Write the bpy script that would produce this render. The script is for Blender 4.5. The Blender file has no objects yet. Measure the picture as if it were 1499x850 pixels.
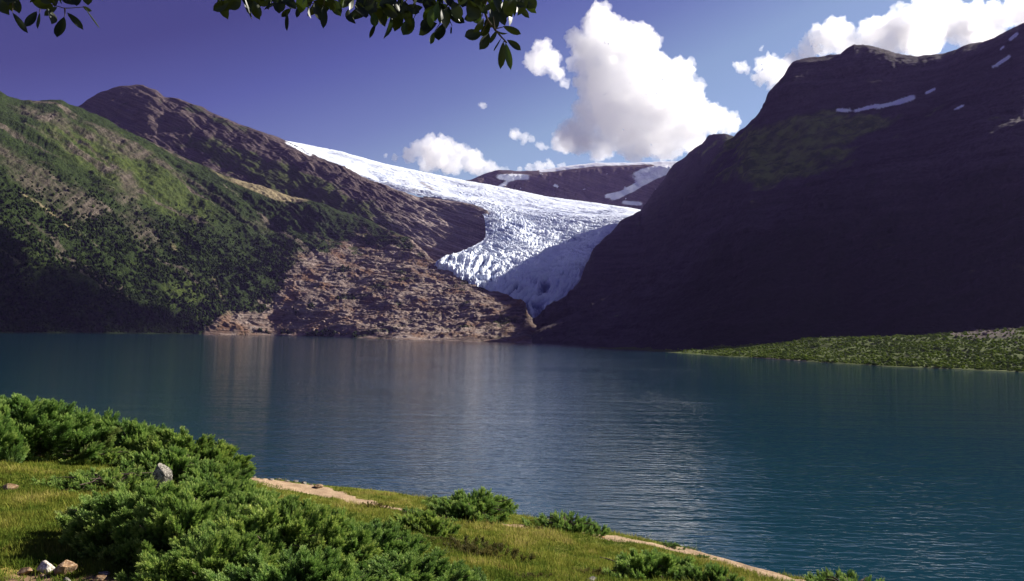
import bpy, bmesh, math, random
import numpy as np
from mathutils import Vector, Matrix
from mathutils.bvhtree import BVHTree

random.seed(11)
RNG = np.random.default_rng(7)
SC = bpy.context.scene
COL = SC.collection
PI = math.pi
R = math.radians

# ------------------------------------------------------------------ camera
F_PX, W_PX, H_PX = 1167.0, 1499.0, 850.0
CAM = np.array([0.0, 0.0, 19.0])
ROLL, PITCH = R(1.17), math.atan(65.0 / 1167.0)
_fw = np.array([0, math.cos(PITCH), math.sin(PITCH)])
_up0 = np.array([0, -math.sin(PITCH), math.cos(PITCH)])
_rt0 = np.array([1.0, 0, 0])
RT = _rt0 * math.cos(ROLL) + _up0 * math.sin(ROLL)
UP = -_rt0 * math.sin(ROLL) + _up0 * math.cos(ROLL)
FW = _fw


def rays(px, py):
    px = np.asarray(px, float); py = np.asarray(py, float)
    a = (px - W_PX / 2) / F_PX; b = -(py - H_PX / 2) / F_PX
    return FW + a[..., None] * RT + b[..., None] * UP


def P(px, py, Y):
    d = rays(px, py)
    return CAM + d * (np.asarray(Y, float) / d[..., 1])[..., None]


def proj(p):
    q = p - CAM
    z = np.maximum(q @ FW, 1e-3)
    return W_PX / 2 + F_PX * (q @ RT) / z, H_PX / 2 - F_PX * (q @ UP) / z


def water_y(px, py):
    d = rays(px, py)
    return -CAM[2] / np.minimum(d[..., 2], -1e-4) * d[..., 1]


# ------------------------------------------------------------------ noise
def _hash(ix, iy, iz, seed):
    h = (ix.astype(np.int64) * 374761393 + iy.astype(np.int64) * 668265263
         + iz.astype(np.int64) * 2147483647 + seed * 144665) & 0xffffffff
    h = ((h ^ (h >> 13)) * 1274126177) & 0xffffffff
    h = ((h ^ (h >> 16)) * 2246822519) & 0xffffffff
    return (h ^ (h >> 15)) & 0xffffffff


_G = RNG.normal(size=(256, 3)); _G /= np.linalg.norm(_G, axis=1)[:, None]


def pnoise(p, seed=0):
    p = np.asarray(p, float)
    i = np.floor(p).astype(np.int64); f = p - i
    u = f * f * f * (f * (f * 6 - 15) + 10)
    r = 0
    for dx in (0, 1):
        wx = u[:, 0] if dx else 1 - u[:, 0]
        for dy in (0, 1):
            wy = u[:, 1] if dy else 1 - u[:, 1]
            for dz in (0, 1):
                wz = u[:, 2] if dz else 1 - u[:, 2]
                g = _G[_hash(i[:, 0] + dx, i[:, 1] + dy, i[:, 2] + dz, seed) & 255]
                r = r + wx * wy * wz * (g[:, 0] * (f[:, 0] - dx) + g[:, 1] * (f[:, 1] - dy) + g[:, 2] * (f[:, 2] - dz))
    return r * 1.5


def fbm(p, octv=5, gain=.5, seed=0):
    a, s, r = 1.0, 0.0, 0
    p = np.array(p, float)
    for k in range(octv):
        r = r + a * pnoise(p, seed + k * 17); s += a
        p = p * 2.03; a *= gain
    return r / s * 1.6


def ridged(p, octv=5, gain=.5, seed=0):
    a, s, r = 1.0, 0.0, 0
    p = np.array(p, float)
    for k in range(octv):
        r = r + a * (1 - 2 * np.abs(pnoise(p, seed + k * 17))); s += a
        p = p * 2.07; a *= gain
    return r / s


def sstep(a, b, x):
    t = np.clip((x - a) / (b - a), 0, 1)
    return t * t * (3 - 2 * t)


def blob(px, py, cx, cy, rx, ry, ang=0, pw=2):
    c, s = math.cos(R(ang)), math.sin(R(ang))
    x, y = px - cx, py - cy
    u = (x * c + y * s) / rx; v = (-x * s + y * c) / ry
    return np.exp(-np.abs(u) ** pw - np.abs(v) ** pw)


def inpoly(px, py, poly):
    ins = np.zeros(px.shape, bool)
    n = len(poly)
    for i in range(n):
        x1, y1 = poly[i]; x2, y2 = poly[(i + 1) % n]
        c = ((y1 > py) != (y2 > py)) & (px < (x2 - x1) * (py - y1) / ((y2 - y1) or 1e-9) + x1)
        ins ^= c
    return ins


def pchip_rows(rows, t):
    """rows (k,n,3), t in [0,k-1] -> (m,n,3), monotone cubic through the rows"""
    rows = np.asarray(rows); k = len(rows)
    d = rows[1:] - rows[:-1]
    m = np.zeros_like(rows)
    pr = d[:-1] * d[1:]
    m[1:-1] = np.where(pr > 0, 2 * pr / np.where(np.abs(d[:-1] + d[1:]) < 1e-9, 1e-9, d[:-1] + d[1:]), 0)
    m[0] = d[0]; m[-1] = d[-1]
    i = np.clip(np.floor(t).astype(int), 0, k - 2); f = (t - i)[:, None, None]
    h00 = 2 * f**3 - 3 * f**2 + 1; h10 = f**3 - 2 * f**2 + f
    h01 = -2 * f**3 + 3 * f**2; h11 = f**3 - f**2
    return h00 * rows[i] + h10 * m[i] + h01 * rows[i + 1] + h11 * m[i + 1]


# ------------------------------------------------------------------ objects
def props(o, label=None, cat=None, group=None, kind=None):
    if label: o['label'] = label
    if cat: o['category'] = cat
    if group: o['group'] = group
    if kind: o['kind'] = kind
    return o


def mesh_np(name, verts, faces, smooth=True, attrs=None):
    """verts (n,3); faces (m,k) array of equal size polygons, or list of such arrays"""
    verts = np.ascontiguousarray(verts, np.float32)
    fl = faces if isinstance(faces, list) else [faces]
    me = bpy.data.meshes.new(name)
    me.vertices.add(len(verts)); me.vertices.foreach_set('co', verts.ravel())
    loops = np.concatenate([f.ravel() for f in fl]).astype(np.int32)
    tot = np.concatenate([np.full(len(f), f.shape[1]) for f in fl]).astype(np.int32)
    st = np.concatenate([[0], np.cumsum(tot)[:-1]]).astype(np.int32)
    me.loops.add(len(loops)); me.loops.foreach_set('vertex_index', loops)
    me.polygons.add(len(tot)); me.polygons.foreach_set('loop_start', st)
    me.polygons.foreach_set('use_smooth', np.full(len(tot), smooth))
    me.update(calc_edges=True)
    for k, v in (attrs or {}).items():
        v = np.asarray(v, np.float32)
        if v.ndim == 1:
            a = me.attributes.new(k, 'FLOAT', 'POINT'); a.data.foreach_set('value', np.ascontiguousarray(v))
        else:
            a = me.attributes.new(k, 'FLOAT_VECTOR', 'POINT'); a.data.foreach_set('vector', np.ascontiguousarray(v).ravel())
    return me


def link(name, me, mat=None, parent=None):
    o = bpy.data.objects.new(name, me); COL.objects.link(o)
    if mat is not None and me is not None and not me.materials: me.materials.append(mat)
    if parent is not None: o.parent = parent
    return o


def empty(name, loc=(0, 0, 0), rz=0):
    o = bpy.data.objects.new(name, None); COL.objects.link(o)
    o.location = loc; o.rotation_euler = (0, 0, rz); o.empty_display_size = .3
    return o


def gridfaces(nr, nc):
    i = np.arange(nr * nc).reshape(nr, nc)
    return np.stack([i[:-1, :-1], i[:-1, 1:], i[1:, 1:], i[1:, :-1]], -1).reshape(-1, 4)


def gnormals(g):
    du = np.gradient(g, axis=1); dv = np.gradient(g, axis=0)
    n = np.cross(du, dv); n /= np.maximum(np.linalg.norm(n, axis=2), 1e-9)[..., None]
    return n


def fan_rows(cols, rows):
    out = []
    for r in rows:
        if callable(r):
            out.append(r(out)); continue
        xs = [q[0] for q in r]
        py = np.interp(cols, xs, [q[1] for q in r])
        Yv = [q[2] if q[2] is not None else float(water_y(np.array(q[0]), np.array(q[1]))) for q in r]
        Y = np.interp(cols, xs, Yv)
        w = max(1, len(cols) // 120)
        k = np.ones(2 * w + 1) / (2 * w + 1)
        Ys = np.convolve(np.pad(Y, w, mode='edge'), k, 'valid')
        out.append(P(cols, py, Ys))
    return out


def away(dY, dz=None, zmul=None, zabs=None, src=-1):
    def f(out):
        p = out[src].copy(); d = p - CAM; d[:, 2] = 0
        d /= np.linalg.norm(d, axis=1)[:, None]
        q = p + d * dY
        if dz is not None: q[:, 2] = p[:, 2] + dz
        if zmul is not None: q[:, 2] = p[:, 2] * zmul
        if zabs is not None: q[:, 2] = zabs
        return q
    return f


# ------------------------------------------------------------------ node helpers
class NT:
    def __init__(s, name, kind='mat'):
        if kind == 'mat':
            s.m = bpy.data.materials.new(name); s.m.use_nodes = True; s.t = s.m.node_tree
        s.t.nodes.clear()
        s.out = s.n('ShaderNodeOutputMaterial')

    def n(s, t, **kw):
        nd = s.t.nodes.new(t)
        for k, v in kw.items(): setattr(nd, k, v)
        return nd

    def set(s, sock, v):
        if isinstance(v, bpy.types.NodeSocket): s.t.links.new(v, sock)
        elif isinstance(v, bpy.types.Node): s.t.links.new(v.outputs[0], sock)
        elif v is not None:
            if hasattr(sock.default_value, '__len__') and len(sock.default_value) == 4 and len(v) == 3: v = (*v, 1)
            sock.default_value = v

    def attr(s, name):
        a = s.n('ShaderNodeAttribute', attribute_name=name)
        return a.outputs['Fac']

    def attrv(s, name):
        return s.n('ShaderNodeAttribute', attribute_name=name).outputs['Vector']

    def obj(s): return s.n('ShaderNodeTexCoord').outputs['Object']

    def noise(s, vec=None, scale=1, detail=5, rough=.55, dist=0, out=0):
        nd = s.n('ShaderNodeTexNoise'); nd.inputs['Scale'].default_value = scale
        nd.inputs['Detail'].default_value = detail; nd.inputs['Roughness'].default_value = rough
        nd.inputs['Distortion'].default_value = dist
        if vec is not None: s.set(nd.inputs['Vector'], vec)
        return nd.outputs[out]

    def voro(s, vec=None, scale=1, out='Distance', feature='F1'):
        nd = s.n('ShaderNodeTexVoronoi', feature=feature); nd.inputs['Scale'].default_value = scale
        if vec is not None: s.set(nd.inputs['Vector'], vec)
        return nd.outputs[out]

    def mapv(s, vec, scale=(1, 1, 1), rot=(0, 0, 0), loc=(0, 0, 0)):
        nd = s.n('ShaderNodeMapping'); s.set(nd.inputs[0], vec)
        nd.inputs['Scale'].default_value = scale; nd.inputs['Rotation'].default_value = rot
        nd.inputs['Location'].default_value = loc
        return nd.outputs[0]

    def ramp(s, fac, stops, interp='LINEAR'):
        nd = s.n('ShaderNodeValToRGB'); s.set(nd.inputs[0], fac); cr = nd.color_ramp; cr.interpolation = interp
        while len(cr.elements) < len(stops): cr.elements.new(.5)
        for e, (p, c) in zip(cr.elements, stops):
            e.position = p; e.color = (*c, 1) if hasattr(c, '__len__') else (c, c, c, 1)
        return nd.outputs[0]

    def math(s, op, a, b=None, c=None, clamp=False):
        nd = s.n('ShaderNodeMath', operation=op, use_clamp=clamp)
        s.set(nd.inputs[0], a)
        if b is not None: s.set(nd.inputs[1], b)
        if c is not None: s.set(nd.inputs[2], c)
        return nd.outputs[0]

    def mix(s, fac, a, b, blend='MIX'):
        nd = s.n('ShaderNodeMix', data_type='RGBA', blend_type=blend); nd.clamp_factor = True
        s.set(nd.inputs[0], fac); s.set(nd.inputs[6], a); s.set(nd.inputs[7], b)
        return nd.outputs[2]

    def bump(s, h, strength=.5, dist=1, normal=None):
        nd = s.n('ShaderNodeBump'); nd.inputs['Strength'].default_value = strength
        nd.inputs['Distance'].default_value = dist; s.set(nd.inputs['Height'], h)
        if normal is not None: s.set(nd.inputs['Normal'], normal)
        return nd.outputs[0]

    def bsdf(s, color=None, rough=.9, spec=.2, normal=None, **kw):
        nd = s.n('ShaderNodeBsdfPrincipled')
        s.set(nd.inputs['Base Color'], color); s.set(nd.inputs['Roughness'], rough)
        nd.inputs['Specular IOR Level'].default_value = spec
        if normal is not None: s.set(nd.inputs['Normal'], normal)
        for k, v in kw.items(): s.set(nd.inputs[k.replace('_', ' ')], v)
        s.t.links.new(nd.outputs[0], s.out.inputs[0])
        return nd

    def surf(s, sh): s.set(s.out.inputs[0], sh)


# ------------------------------------------------------------------ light, sky, render settings
SUN_AZ, SUN_EL = R(60), R(32.5)       # azimuth from +Y towards +X
SUN = np.array([math.sin(SUN_AZ) * math.cos(SUN_EL), math.cos(SUN_AZ) * math.cos(SUN_EL), math.sin(SUN_EL)])
ld = bpy.data.lights.new('sun', 'SUN'); ld.energy = 5.0; ld.angle = R(.53); ld.color = (1.0, .94, .84)
lo = bpy.data.objects.new('sun', ld); COL.objects.link(lo)
lo.rotation_euler = Vector(-SUN).to_track_quat('-Z', 'Y').to_euler()

wd = bpy.data.worlds.new('World'); SC.world = wd; wd.use_nodes = True
nt = wd.node_tree; nt.nodes.clear()
wo = nt.nodes.new('ShaderNodeOutputWorld'); bg = nt.nodes.new('ShaderNodeBackground')
sky = nt.nodes.new('ShaderNodeTexSky'); sky.sky_type = 'NISHITA'; sky.sun_disc = False
sky.sun_elevation = SUN_EL; sky.sun_rotation = SUN_AZ
sky.altitude = 50; sky.air_density = 1.0; sky.dust_density = .15; sky.ozone_density = 3.0
tc = nt.nodes.new('ShaderNodeTexCoord'); sep = nt.nodes.new('ShaderNodeSeparateXYZ')
nt.links.new(tc.outputs['Generated'], sep.inputs[0])
rp = nt.nodes.new('ShaderNodeValToRGB')
# hue of this evening-clear polarised sky: violet high up and away from the sun
SKY_TINT = [(0.0, (1.1, 1.0, 1.0)), (.15, (1.1, 1.0, .97)), (.236, (1.08, .96, .92)), (.314, (.76, .61, .81)), (.40, (.525, .375, .72)), (.48, (.365, .225, .50)), (1.0, (.45, .26, .58))]
while len(rp.color_ramp.elements) < len(SKY_TINT): rp.color_ramp.elements.new(.5)
for e, (p_, c_) in zip(rp.color_ramp.elements, SKY_TINT): e.position = p_; e.color = (*c_, 1)
ma = nt.nodes.new('ShaderNodeMath'); ma.operation = 'MULTIPLY_ADD'; ma.inputs[1].default_value = -.4
nt.links.new(sep.outputs[0], ma.inputs[0]); nt.links.new(sep.outputs[2], ma.inputs[2])
nt.links.new(ma.outputs[0], rp.inputs[0])
mu = nt.nodes.new('ShaderNodeMix'); mu.data_type = 'RGBA'; mu.blend_type = 'MULTIPLY'; mu.inputs[0].default_value = 1
nt.links.new(sky.outputs[0], mu.inputs[6]); nt.links.new(rp.outputs[0], mu.inputs[7])
nt.links.new(mu.outputs[2], bg.inputs[0]); bg.inputs[1].default_value = .05
nt.links.new(bg.outputs[0], wo.inputs[0])

SC.view_settings.view_transform = 'Standard'; SC.view_settings.look = 'None'
SC.view_settings.gamma = 1; SC.view_settings.exposure = 1.1
SC.render.engine = 'CYCLES'
cy = SC.cycles
cy.use_denoising = True; cy.max_bounces = 48; cy.diffuse_bounces = 3; cy.glossy_bounces = 3
cy.transmission_bounces = 4; cy.transparent_max_bounces = 8; cy.volume_bounces = 40
cy.use_adaptive_sampling = False; cy.sample_clamp_indirect = 6
cy.caustics_reflective = False; cy.caustics_refractive = False

cd = bpy.data.cameras.new('camera'); co = bpy.data.objects.new('camera', cd); COL.objects.link(co)
cd.sensor_width = 36; cd.sensor_fit = 'HORIZONTAL'; cd.lens = 36 * F_PX / W_PX
cd.clip_start = .05; cd.clip_end = 80000
co.matrix_world = Matrix(((RT[0], UP[0], -FW[0], CAM[0]), (RT[1], UP[1], -FW[1], CAM[1]), (RT[2], UP[2], -FW[2], CAM[2]), (0, 0, 0, 1)))
SC.camera = co
# ------------------------------------------------------------------ materials of the far terrain
def mat_left():
    m = NT('left_slope')
    o = m.obj(); uv = m.attrv('flow')
    n1 = m.noise(o, .012, 6, .6); n2 = m.noise(o, .06, 5, .65); n3 = m.noise(o, .2, 3, .6)
    streak = m.noise(m.mapv(m.mapv(uv, (1, 1, 1), rot=(0, 0, R(40))), (1.6, .13, 1)), 1.0, 6, .65)
    forest = m.mix(m.ramp(n3, [(.35, 0), (.65, 1)]), (.008, .015, .005), (.032, .048, .012))
    meadow = m.mix(m.ramp(n2, [(.35, 0), (.65, 1)]), (.022, .036, .009), (.062, .08, .018))
    rock = m.mix(m.ramp(m.math('ADD', m.math('MULTIPLY', streak, .6), m.math('MULTIPLY', n2, .4)), [(.40, 0), (.64, 1)]), (.030, .027, .018), (.14, .115, .09))
    tan = m.mix(n2, (.17, .14, .08), (.27, .22, .13))
    strata = m.noise(m.mapv(o, (.006, .012, .10), rot=(.02, .07, 0)), 1.0, 8, .70, .8)
    bench = m.ramp(m.math('ADD', m.math('MULTIPLY', strata, .7), m.math('MULTIPLY', n2, .3)),
                   [(.36, (.04, .03, .03)), (.45, (.15, .11, .095)), (.53, (.28, .215, .18)), (.64, (.42, .35, .31))])
    bench = m.mix(m.ramp(n1, [(.5, 0), (.66, .8)]), bench, m.mix(n3, (.16, .085, .045), (.27, .15, .085)))
    c = m.mix(m.attr('meadow'), forest, meadow)
    c = m.mix(m.math('ADD', m.attr('rock'), m.math('MULTIPLY', m.math('SUBTRACT', streak, .5), m.math('MULTIPLY', m.attr('rock'), 3)), clamp=True), c, rock)
    c = m.mix(m.attr('bench'), c, bench)
    c = m.mix(m.attr('tan'), c, tan)
    h = m.math('ADD', m.math('MULTIPLY', n3, 3), m.math('MULTIPLY', strata, m.math('MULTIPLY', m.attr('bench'), 14)))
    m.bsdf(c, .95, .05, m.bump(h, 1.0, 1.5))
    return m.m


def mat_back():
    m = NT('back_peak'); o = m.obj(); uv = m.attrv('flow')
    n2 = m.noise(o, .03, 6, .65); n3 = m.noise(o, .15, 4, .6)
    streak = m.noise(m.mapv(m.mapv(o, (1, 1, 1), rot=(0, R(-22), 0)), (.004, .004, .085)), 1.0, 7, .7, .5)
    rock = m.mix(m.ramp(m.math('ADD', m.math('MULTIPLY', streak, .65), m.math('MULTIPLY', n3, .35)), [(.38, 0), (.62, 1)]), (.030, .022, .026), (.125, .095, .085))
    bare = m.ramp(m.math('ADD', m.math('MULTIPLY', streak, .7), m.math('MULTIPLY', n3, .3)), [(.38, (.05, .04, .04)), (.5, (.21, .165, .145)), (.62, (.46, .38, .34))])
    veg = m.mix(n3, (.020, .030, .010), (.065, .078, .022))
    c = m.mix(m.attr('veg'), rock, veg)
    c = m.mix(m.attr('bench'), c, bare)
    c = m.mix(m.attr('snow'), c, (.8, .82, .86))
    m.bsdf(c, .95, .05, m.bump(m.math('ADD', m.math('MULTIPLY', n3, 4), m.math('MULTIPLY', streak, 10)), .8, 1))
    return m.m


def mat_right():
    m = NT('dark_mountain'); o = m.obj(); uv = m.attrv('flow')
    n2 = m.noise(o, .03, 6, .65); n3 = m.noise(o, .15, 4, .6)
    strata = m.noise(m.mapv(o, (.006, .006, .06), rot=(.1, -.15, 0)), 1.0, 6, .65)
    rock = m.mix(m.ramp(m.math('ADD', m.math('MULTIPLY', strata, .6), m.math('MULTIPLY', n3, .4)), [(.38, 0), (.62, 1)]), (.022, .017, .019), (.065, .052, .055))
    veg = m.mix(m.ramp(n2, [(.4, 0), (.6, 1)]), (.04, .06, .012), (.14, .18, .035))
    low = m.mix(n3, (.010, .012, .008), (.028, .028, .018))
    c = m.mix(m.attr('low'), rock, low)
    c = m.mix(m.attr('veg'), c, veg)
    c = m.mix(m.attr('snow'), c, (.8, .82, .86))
    m.bsdf(c, .95, .05, m.bump(m.math('ADD', m.math('MULTIPLY', n3, 4), m.math('MULTIPLY', strata, 5)), .7, 1))
    return m.m


def mat_ice():
    m = NT('glacier_ice'); o = m.obj()
    n2 = m.noise(o, .05, 6, .6); n3 = m.noise(o, .25, 4, .65)
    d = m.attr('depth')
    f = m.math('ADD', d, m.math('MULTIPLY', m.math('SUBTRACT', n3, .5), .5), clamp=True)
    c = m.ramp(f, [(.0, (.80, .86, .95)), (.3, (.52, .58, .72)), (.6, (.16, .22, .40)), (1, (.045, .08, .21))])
    c = m.mix(m.ramp(m.attr('dirt'), [(.0, 0), (1, .7)]), c, (.3, .27, .25))
    m.bsdf(c, .7, .3, m.bump(n3, .6, 4))
    return m.m


# ------------------------------------------------------------------ far terrain
def terrain(name, cols, rows, segs, mat, amp, masks, flow=(60, 60), seed=0, label=None, cat='mountain'):
    base = fan_rows(cols, rows)
    t = np.concatenate([np.linspace(i, i + 1, s, endpoint=False) for i, s in enumerate(segs)] + [[len(segs)]])
    g = pchip_rows(base, t)
    nr, nc = g.shape[:2]
    n = gnormals(g)
    n *= np.sign((n * (CAM - g)).sum(-1).mean() or 1)
    tt = np.repeat(t[:, None], nc, 1)
    seg = np.linalg.norm(np.diff(g, axis=1, prepend=g[:, :1]), axis=2)
    along = np.cumsum(seg, axis=1)
    along = along - along[:, nc // 2][:, None]
    ref = np.cumsum(seg[nr // 3])
    up = np.cumsum(np.linalg.norm(np.diff(g, axis=0, prepend=g[:1]), axis=2), axis=0)
    flat = g.reshape(-1, 3)
    fl = np.stack([np.repeat(ref[None], nr, 0).ravel() / flow[0], up.ravel() / flow[1], np.zeros(nr * nc)], 1)
    d = amp(flat, fl, tt.ravel(), *proj(flat))
    flat = flat + n.reshape(-1, 3) * d[:, None]
    px, py = proj(flat)
    attrs = masks(flat, fl, tt.ravel(), px, py); attrs['flow'] = fl
    me = mesh_np(name, flat, gridfaces(nr, nc), True, attrs)
    o = link(name, me, mat)
    props(o, label, cat, None, 'structure')
    return o, flat.reshape(nr, nc, 3)


# ---- green valley side on the left with the bare rock bench under the ice
A_shore = [(-420, 486, 1400), (0, 487.2, None), (270, 488.8, None), (400, 491, None), (500, 493.6, None), (600, 497.3, None), (770, 501.6, None), (779, 502, None)]
A_low = [(-420, 450, 1500), (0, 445, 1950), (150, 448, 2380), (270, 455, 2640), (400, 465, 2850), (520, 472, 2700), (650, 474, 2500), (740, 478, 2300), (770, 484, 2180), (779, 494, 2060)]
A_mid = [(-420, 340, 1850), (0, 345, 2230), (150, 352, 2620), (270, 375, 2880), (400, 400, 3070), (520, 420, 3020), (650, 434, 2850), (740, 452, 2580), (770, 464, 2330), (779, 488, 2120)]
A_high = [(-420, 200, 2250), (0, 228, 2620), (150, 252, 2980), (270, 298, 3250), (400, 335, 3430), (520, 362, 3380), (600, 382, 3250), (650, 407, 3120), (740, 439, 2820), (770, 450, 2480), (779, 480, 2180)]
A_crest = [(-420, 60, 2700), (-60, 112, 3000), (0, 134, 3060), (12, 143, 3080), (30, 148, 3110), (90, 148, 3230), (100, 154, 3260), (120, 160, 3300), (200, 197, 3430), (290, 241, 3570), (345, 262, 3640),
           (430, 288, 3720), (520, 315, 3680), (600, 350, 3480), (640, 385, 3300), (690, 416, 3100), (740, 432, 2900), (768, 441, 2580), (776, 468, 2330), (779, 496, 2220)]
colsA = np.concatenate([np.linspace(-420, -20, 90, endpoint=False), np.linspace(-20, 779, 640)])


def ampA(p, fl, t, px, py):
    k = sstep(0, .35, t) * (1 - sstep(4.05, 4.4, t))
    bench = sstep(380, 470, px + (py - 430) * .7)
    gul = ridged(np.stack([fl[:, 0] * .40 + fl[:, 1] * .34, fl[:, 1] * .05, fl[:, 2]], 1), 5, .5, 3)
    d = (gul - .35) * 24 * (1 - bench) + fbm(p / 160, 6, .6, 5) * 30 * (1 - .45 * bench)
    # ice-worn benches: long ledges running along the slope
    wz = fbm(p / 90, 4, .55, 8) * 1.1
    st = ridged(np.stack([p[:, 0] / 150, p[:, 1] / 260, p[:, 2] / 20 + p[:, 0] / 260 + wz], 1), 6, .66, 9)
    d += bench * ((st - .4) * 13 + fbm(p / np.array([210, 210, 15.0]) + np.stack([0 * wz, 0 * wz, p[:, 0] / 240 + wz], 1), 6, .6, 11) * 9)
    d += (pnoise(p / 9, 21) + pnoise(p / 5, 22) * .6) * 3.2 * (1 - bench)
    crest = sstep(3.4, 4.0, t)
    return d * k * (1 - .6 * crest)


def masksA(p, fl, t, px, py):
    nz = fbm(p / 120, 6, .6, 31)
    st = fbm(np.stack([fl[:, 0] * .55 + fl[:, 1] * .47, fl[:, 1] * .07, fl[:, 2]], 1), 6, .6, 33)
    edge = np.interp(px, [-500, 255, 300, 360, 400, 430, 460, 520, 600, 640], [600, 600, 470, 455, 440, 385, 362, 352, 358, 300])
    bench = sstep(-8, 8, (py - edge) + nz * 34)
    bench *= sstep(225, 285, px + nz * 30)
    # woods and turf creeping on to the bench by the shore
    bench *= 1 - .9 * sstep(.25, .5, nz + blob(px, py, 470, 490, 60, 6) * .8)
    rock = .95 * blob(px, py, 40, 255, 80, 24, 40) + .8 * blob(px, py, 125, 305, 45, 16, 42) + .35 * blob(px, py, 150, 270, 70, 30, 40) + .8 * blob(px, py, 205, 335, 60, 26, 50)
    rock += .55 * blob(px, py, 60, 165, 110, 14, 12) + .8 * blob(px, py, 160, 210, 80, 14, 22) + .6 * blob(px, py, 200, 225, 26, 9, 10)
    rock += .6 * blob(px, py, 290, 270, 60, 8, 30) + .8 * blob(px, py, 385, 335, 26, 12, 30) + .6 * blob(px, py, 345, 310, 26, 8, 30)
    rock += .7 * blob(px, py, 190, 265, 12, 30, -20) + .8 * blob(px, py, 315, 420, 6, 20, -35) + .9 * blob(px, py, 440, 385, 40, 16, 30)
    rock += .55 * sstep(.22, .5, st) * sstep(.0, 1.0, t)
    rock = sstep(.36, .95, rock + nz * .45 + st * .75) * .85
    mead = 1.0 * blob(px, py, 215, 255, 85, 35, 35) + .9 * blob(px, py, 120, 215, 70, 25, 35) + .7 * blob(px, py, 270, 300, 60, 25, 35) + .6 * blob(px, py, 270, 425, 60, 25, 30)
    mead += .5 * blob(px, py, 430, 300, 50, 12, 20) + .45 * blob(px, py, 60, 380, 90, 30, 30) + .5 * blob(px, py, 330, 460, 50, 14, 20)
    mead = sstep(.2, .8, mead + nz * .5)
    tan = blob(px, py, 378, 275, 40, 7, 22, 4) + .8 * blob(px, py, 425, 290, 30, 5, 8) + .5 * blob(px, py, 310, 250, 40, 4, 26)
    tan = sstep(.3, .7, tan + nz * .3)
    # pale stream gullies
    for (x0, y0, x1, y1) in ((30, 280, 120, 345), (0, 362, 30, 385), (310, 405, 330, 440), (250, 355, 262, 368)):
        L = math.hypot(x1 - x0, y1 - y0); ux, uy = (x1 - x0) / L, (y1 - y0) / L
        a = (px - x0) * ux + (py - y0) * uy; b = -(px - x0) * uy + (py - y0) * ux + nz * 5
        tan = np.maximum(tan, .8 * np.exp(-(b / 1.6) ** 2) * sstep(-4, 8, a) * (1 - sstep(L - 8, L + 4, a)))
    return dict(bench=bench, rock=rock, meadow=mead, tan=tan)


LEFT, gA = terrain('mountain_slope', colsA, [A_shore, A_low, A_mid, A_high, A_crest, away(180, dz=-30), away(1300, zabs=-5)],
               [90, 110, 120, 120, 14, 12], mat_left(), ampA, masksA, (60, 60), 1,
               'green valley side on the left with bare brown rock ledges by the lake')
# foot of the slope under the water line
# ---- dark dome-shaped peak behind it
B_base = [(-100, 300, 3900), (118, 260, 4050), (290, 300, 4000), (430, 330, 3950), (600, 390, 3600), (660, 405, 3430), (738, 405, 3380)]
B_mid = [(-100, 240, 4250), (118, 210, 4400), (290, 240, 4350), (430, 275, 4200), (520, 296, 4050), (600, 328, 3880), (660, 345, 3800), (700, 350, 3740), (738, 375, 3600)]
B_crest = [(-100, 215, 4700), (60, 182, 4750), (112, 158, 4800), (122, 150, 4800), (150, 134, 4800), (165, 128, 4800), (185, 126, 4800), (210, 125, 4800), (228, 131, 4800), (240, 141, 4800), (262, 146, 4790), (300, 160, 4780), (350, 181, 4750), (385, 193, 4720), (420, 208, 4680),
           (450, 222, 4640), (500, 244, 4560), (540, 262, 4480), (580, 278, 4380), (612, 289, 4280), (650, 293, 4200), (690, 299, 4060), (712, 308, 3960), (724, 319, 3880), (732, 340, 3800), (738, 372, 3720)]


def ampB(p, fl, t, px, py):
    k = 1 - sstep(2.05, 2.4, t)
    bare = sstep(500, 640, px)
    gul = ridged(np.stack([fl[:, 0] * .4 + fl[:, 1] * .4, fl[:, 1] * .1, fl[:, 2]], 1), 5, .55, 43)
    d = (gul - .35) * 22 + fbm(p / 150, 6, .55, 45) * 30
    st = ridged(np.stack([p[:, 0] / 200 + p[:, 2] / 60, p[:, 1] / 300, p[:, 2] / 34 + p[:, 0] / 62], 1), 5, .6, 49)
    d = d * (1 - .5 * bare) + (st - .4) * 15 * (.35 + .65 * bare)
    return d * k * (1 - .65 * sstep(1.5, 2, t))


def masksB(p, fl, t, px, py):
    nz = fbm(p / 110, 6, .6, 51)
    veg = 1.1 * blob(px, py, 400, 252, 60, 16, 20) + .9 * blob(px, py, 530, 330, 80, 22, 20) + .7 * blob(px, py, 330, 225, 90, 18, 25) + .7 * blob(px, py, 480, 280, 60, 15, 25)
    veg += .5 * blob(px, py, 330, 180, 80, 8, 24)
    veg += .6 * blob(px, py, 450, 300, 120, 30, 22)
    veg = sstep(.3, .7, veg + nz * .7)
    bench = sstep(540, 640, px + nz * 60 + (py - 330) * .4)
    snow = blob(px, py, 437, 217, 22, 2.0, 24, 4) + blob(px, py, 445, 222, 12, 1.6, 30, 4)
    return dict(veg=veg, bench=bench, snow=sstep(.3, .6, snow + nz * .25))


BACK, gB = terrain('mountain_peak', np.linspace(-100, 735, 620), [B_base, B_mid, B_crest, away(150, dz=-40), away(1200, zabs=200)],
                   [150, 150, 14, 10], mat_back(), ampB, masksB, (60, 60), 2,
                   'dark domed peak behind the green slope, falling right to the glacier edge')

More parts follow.
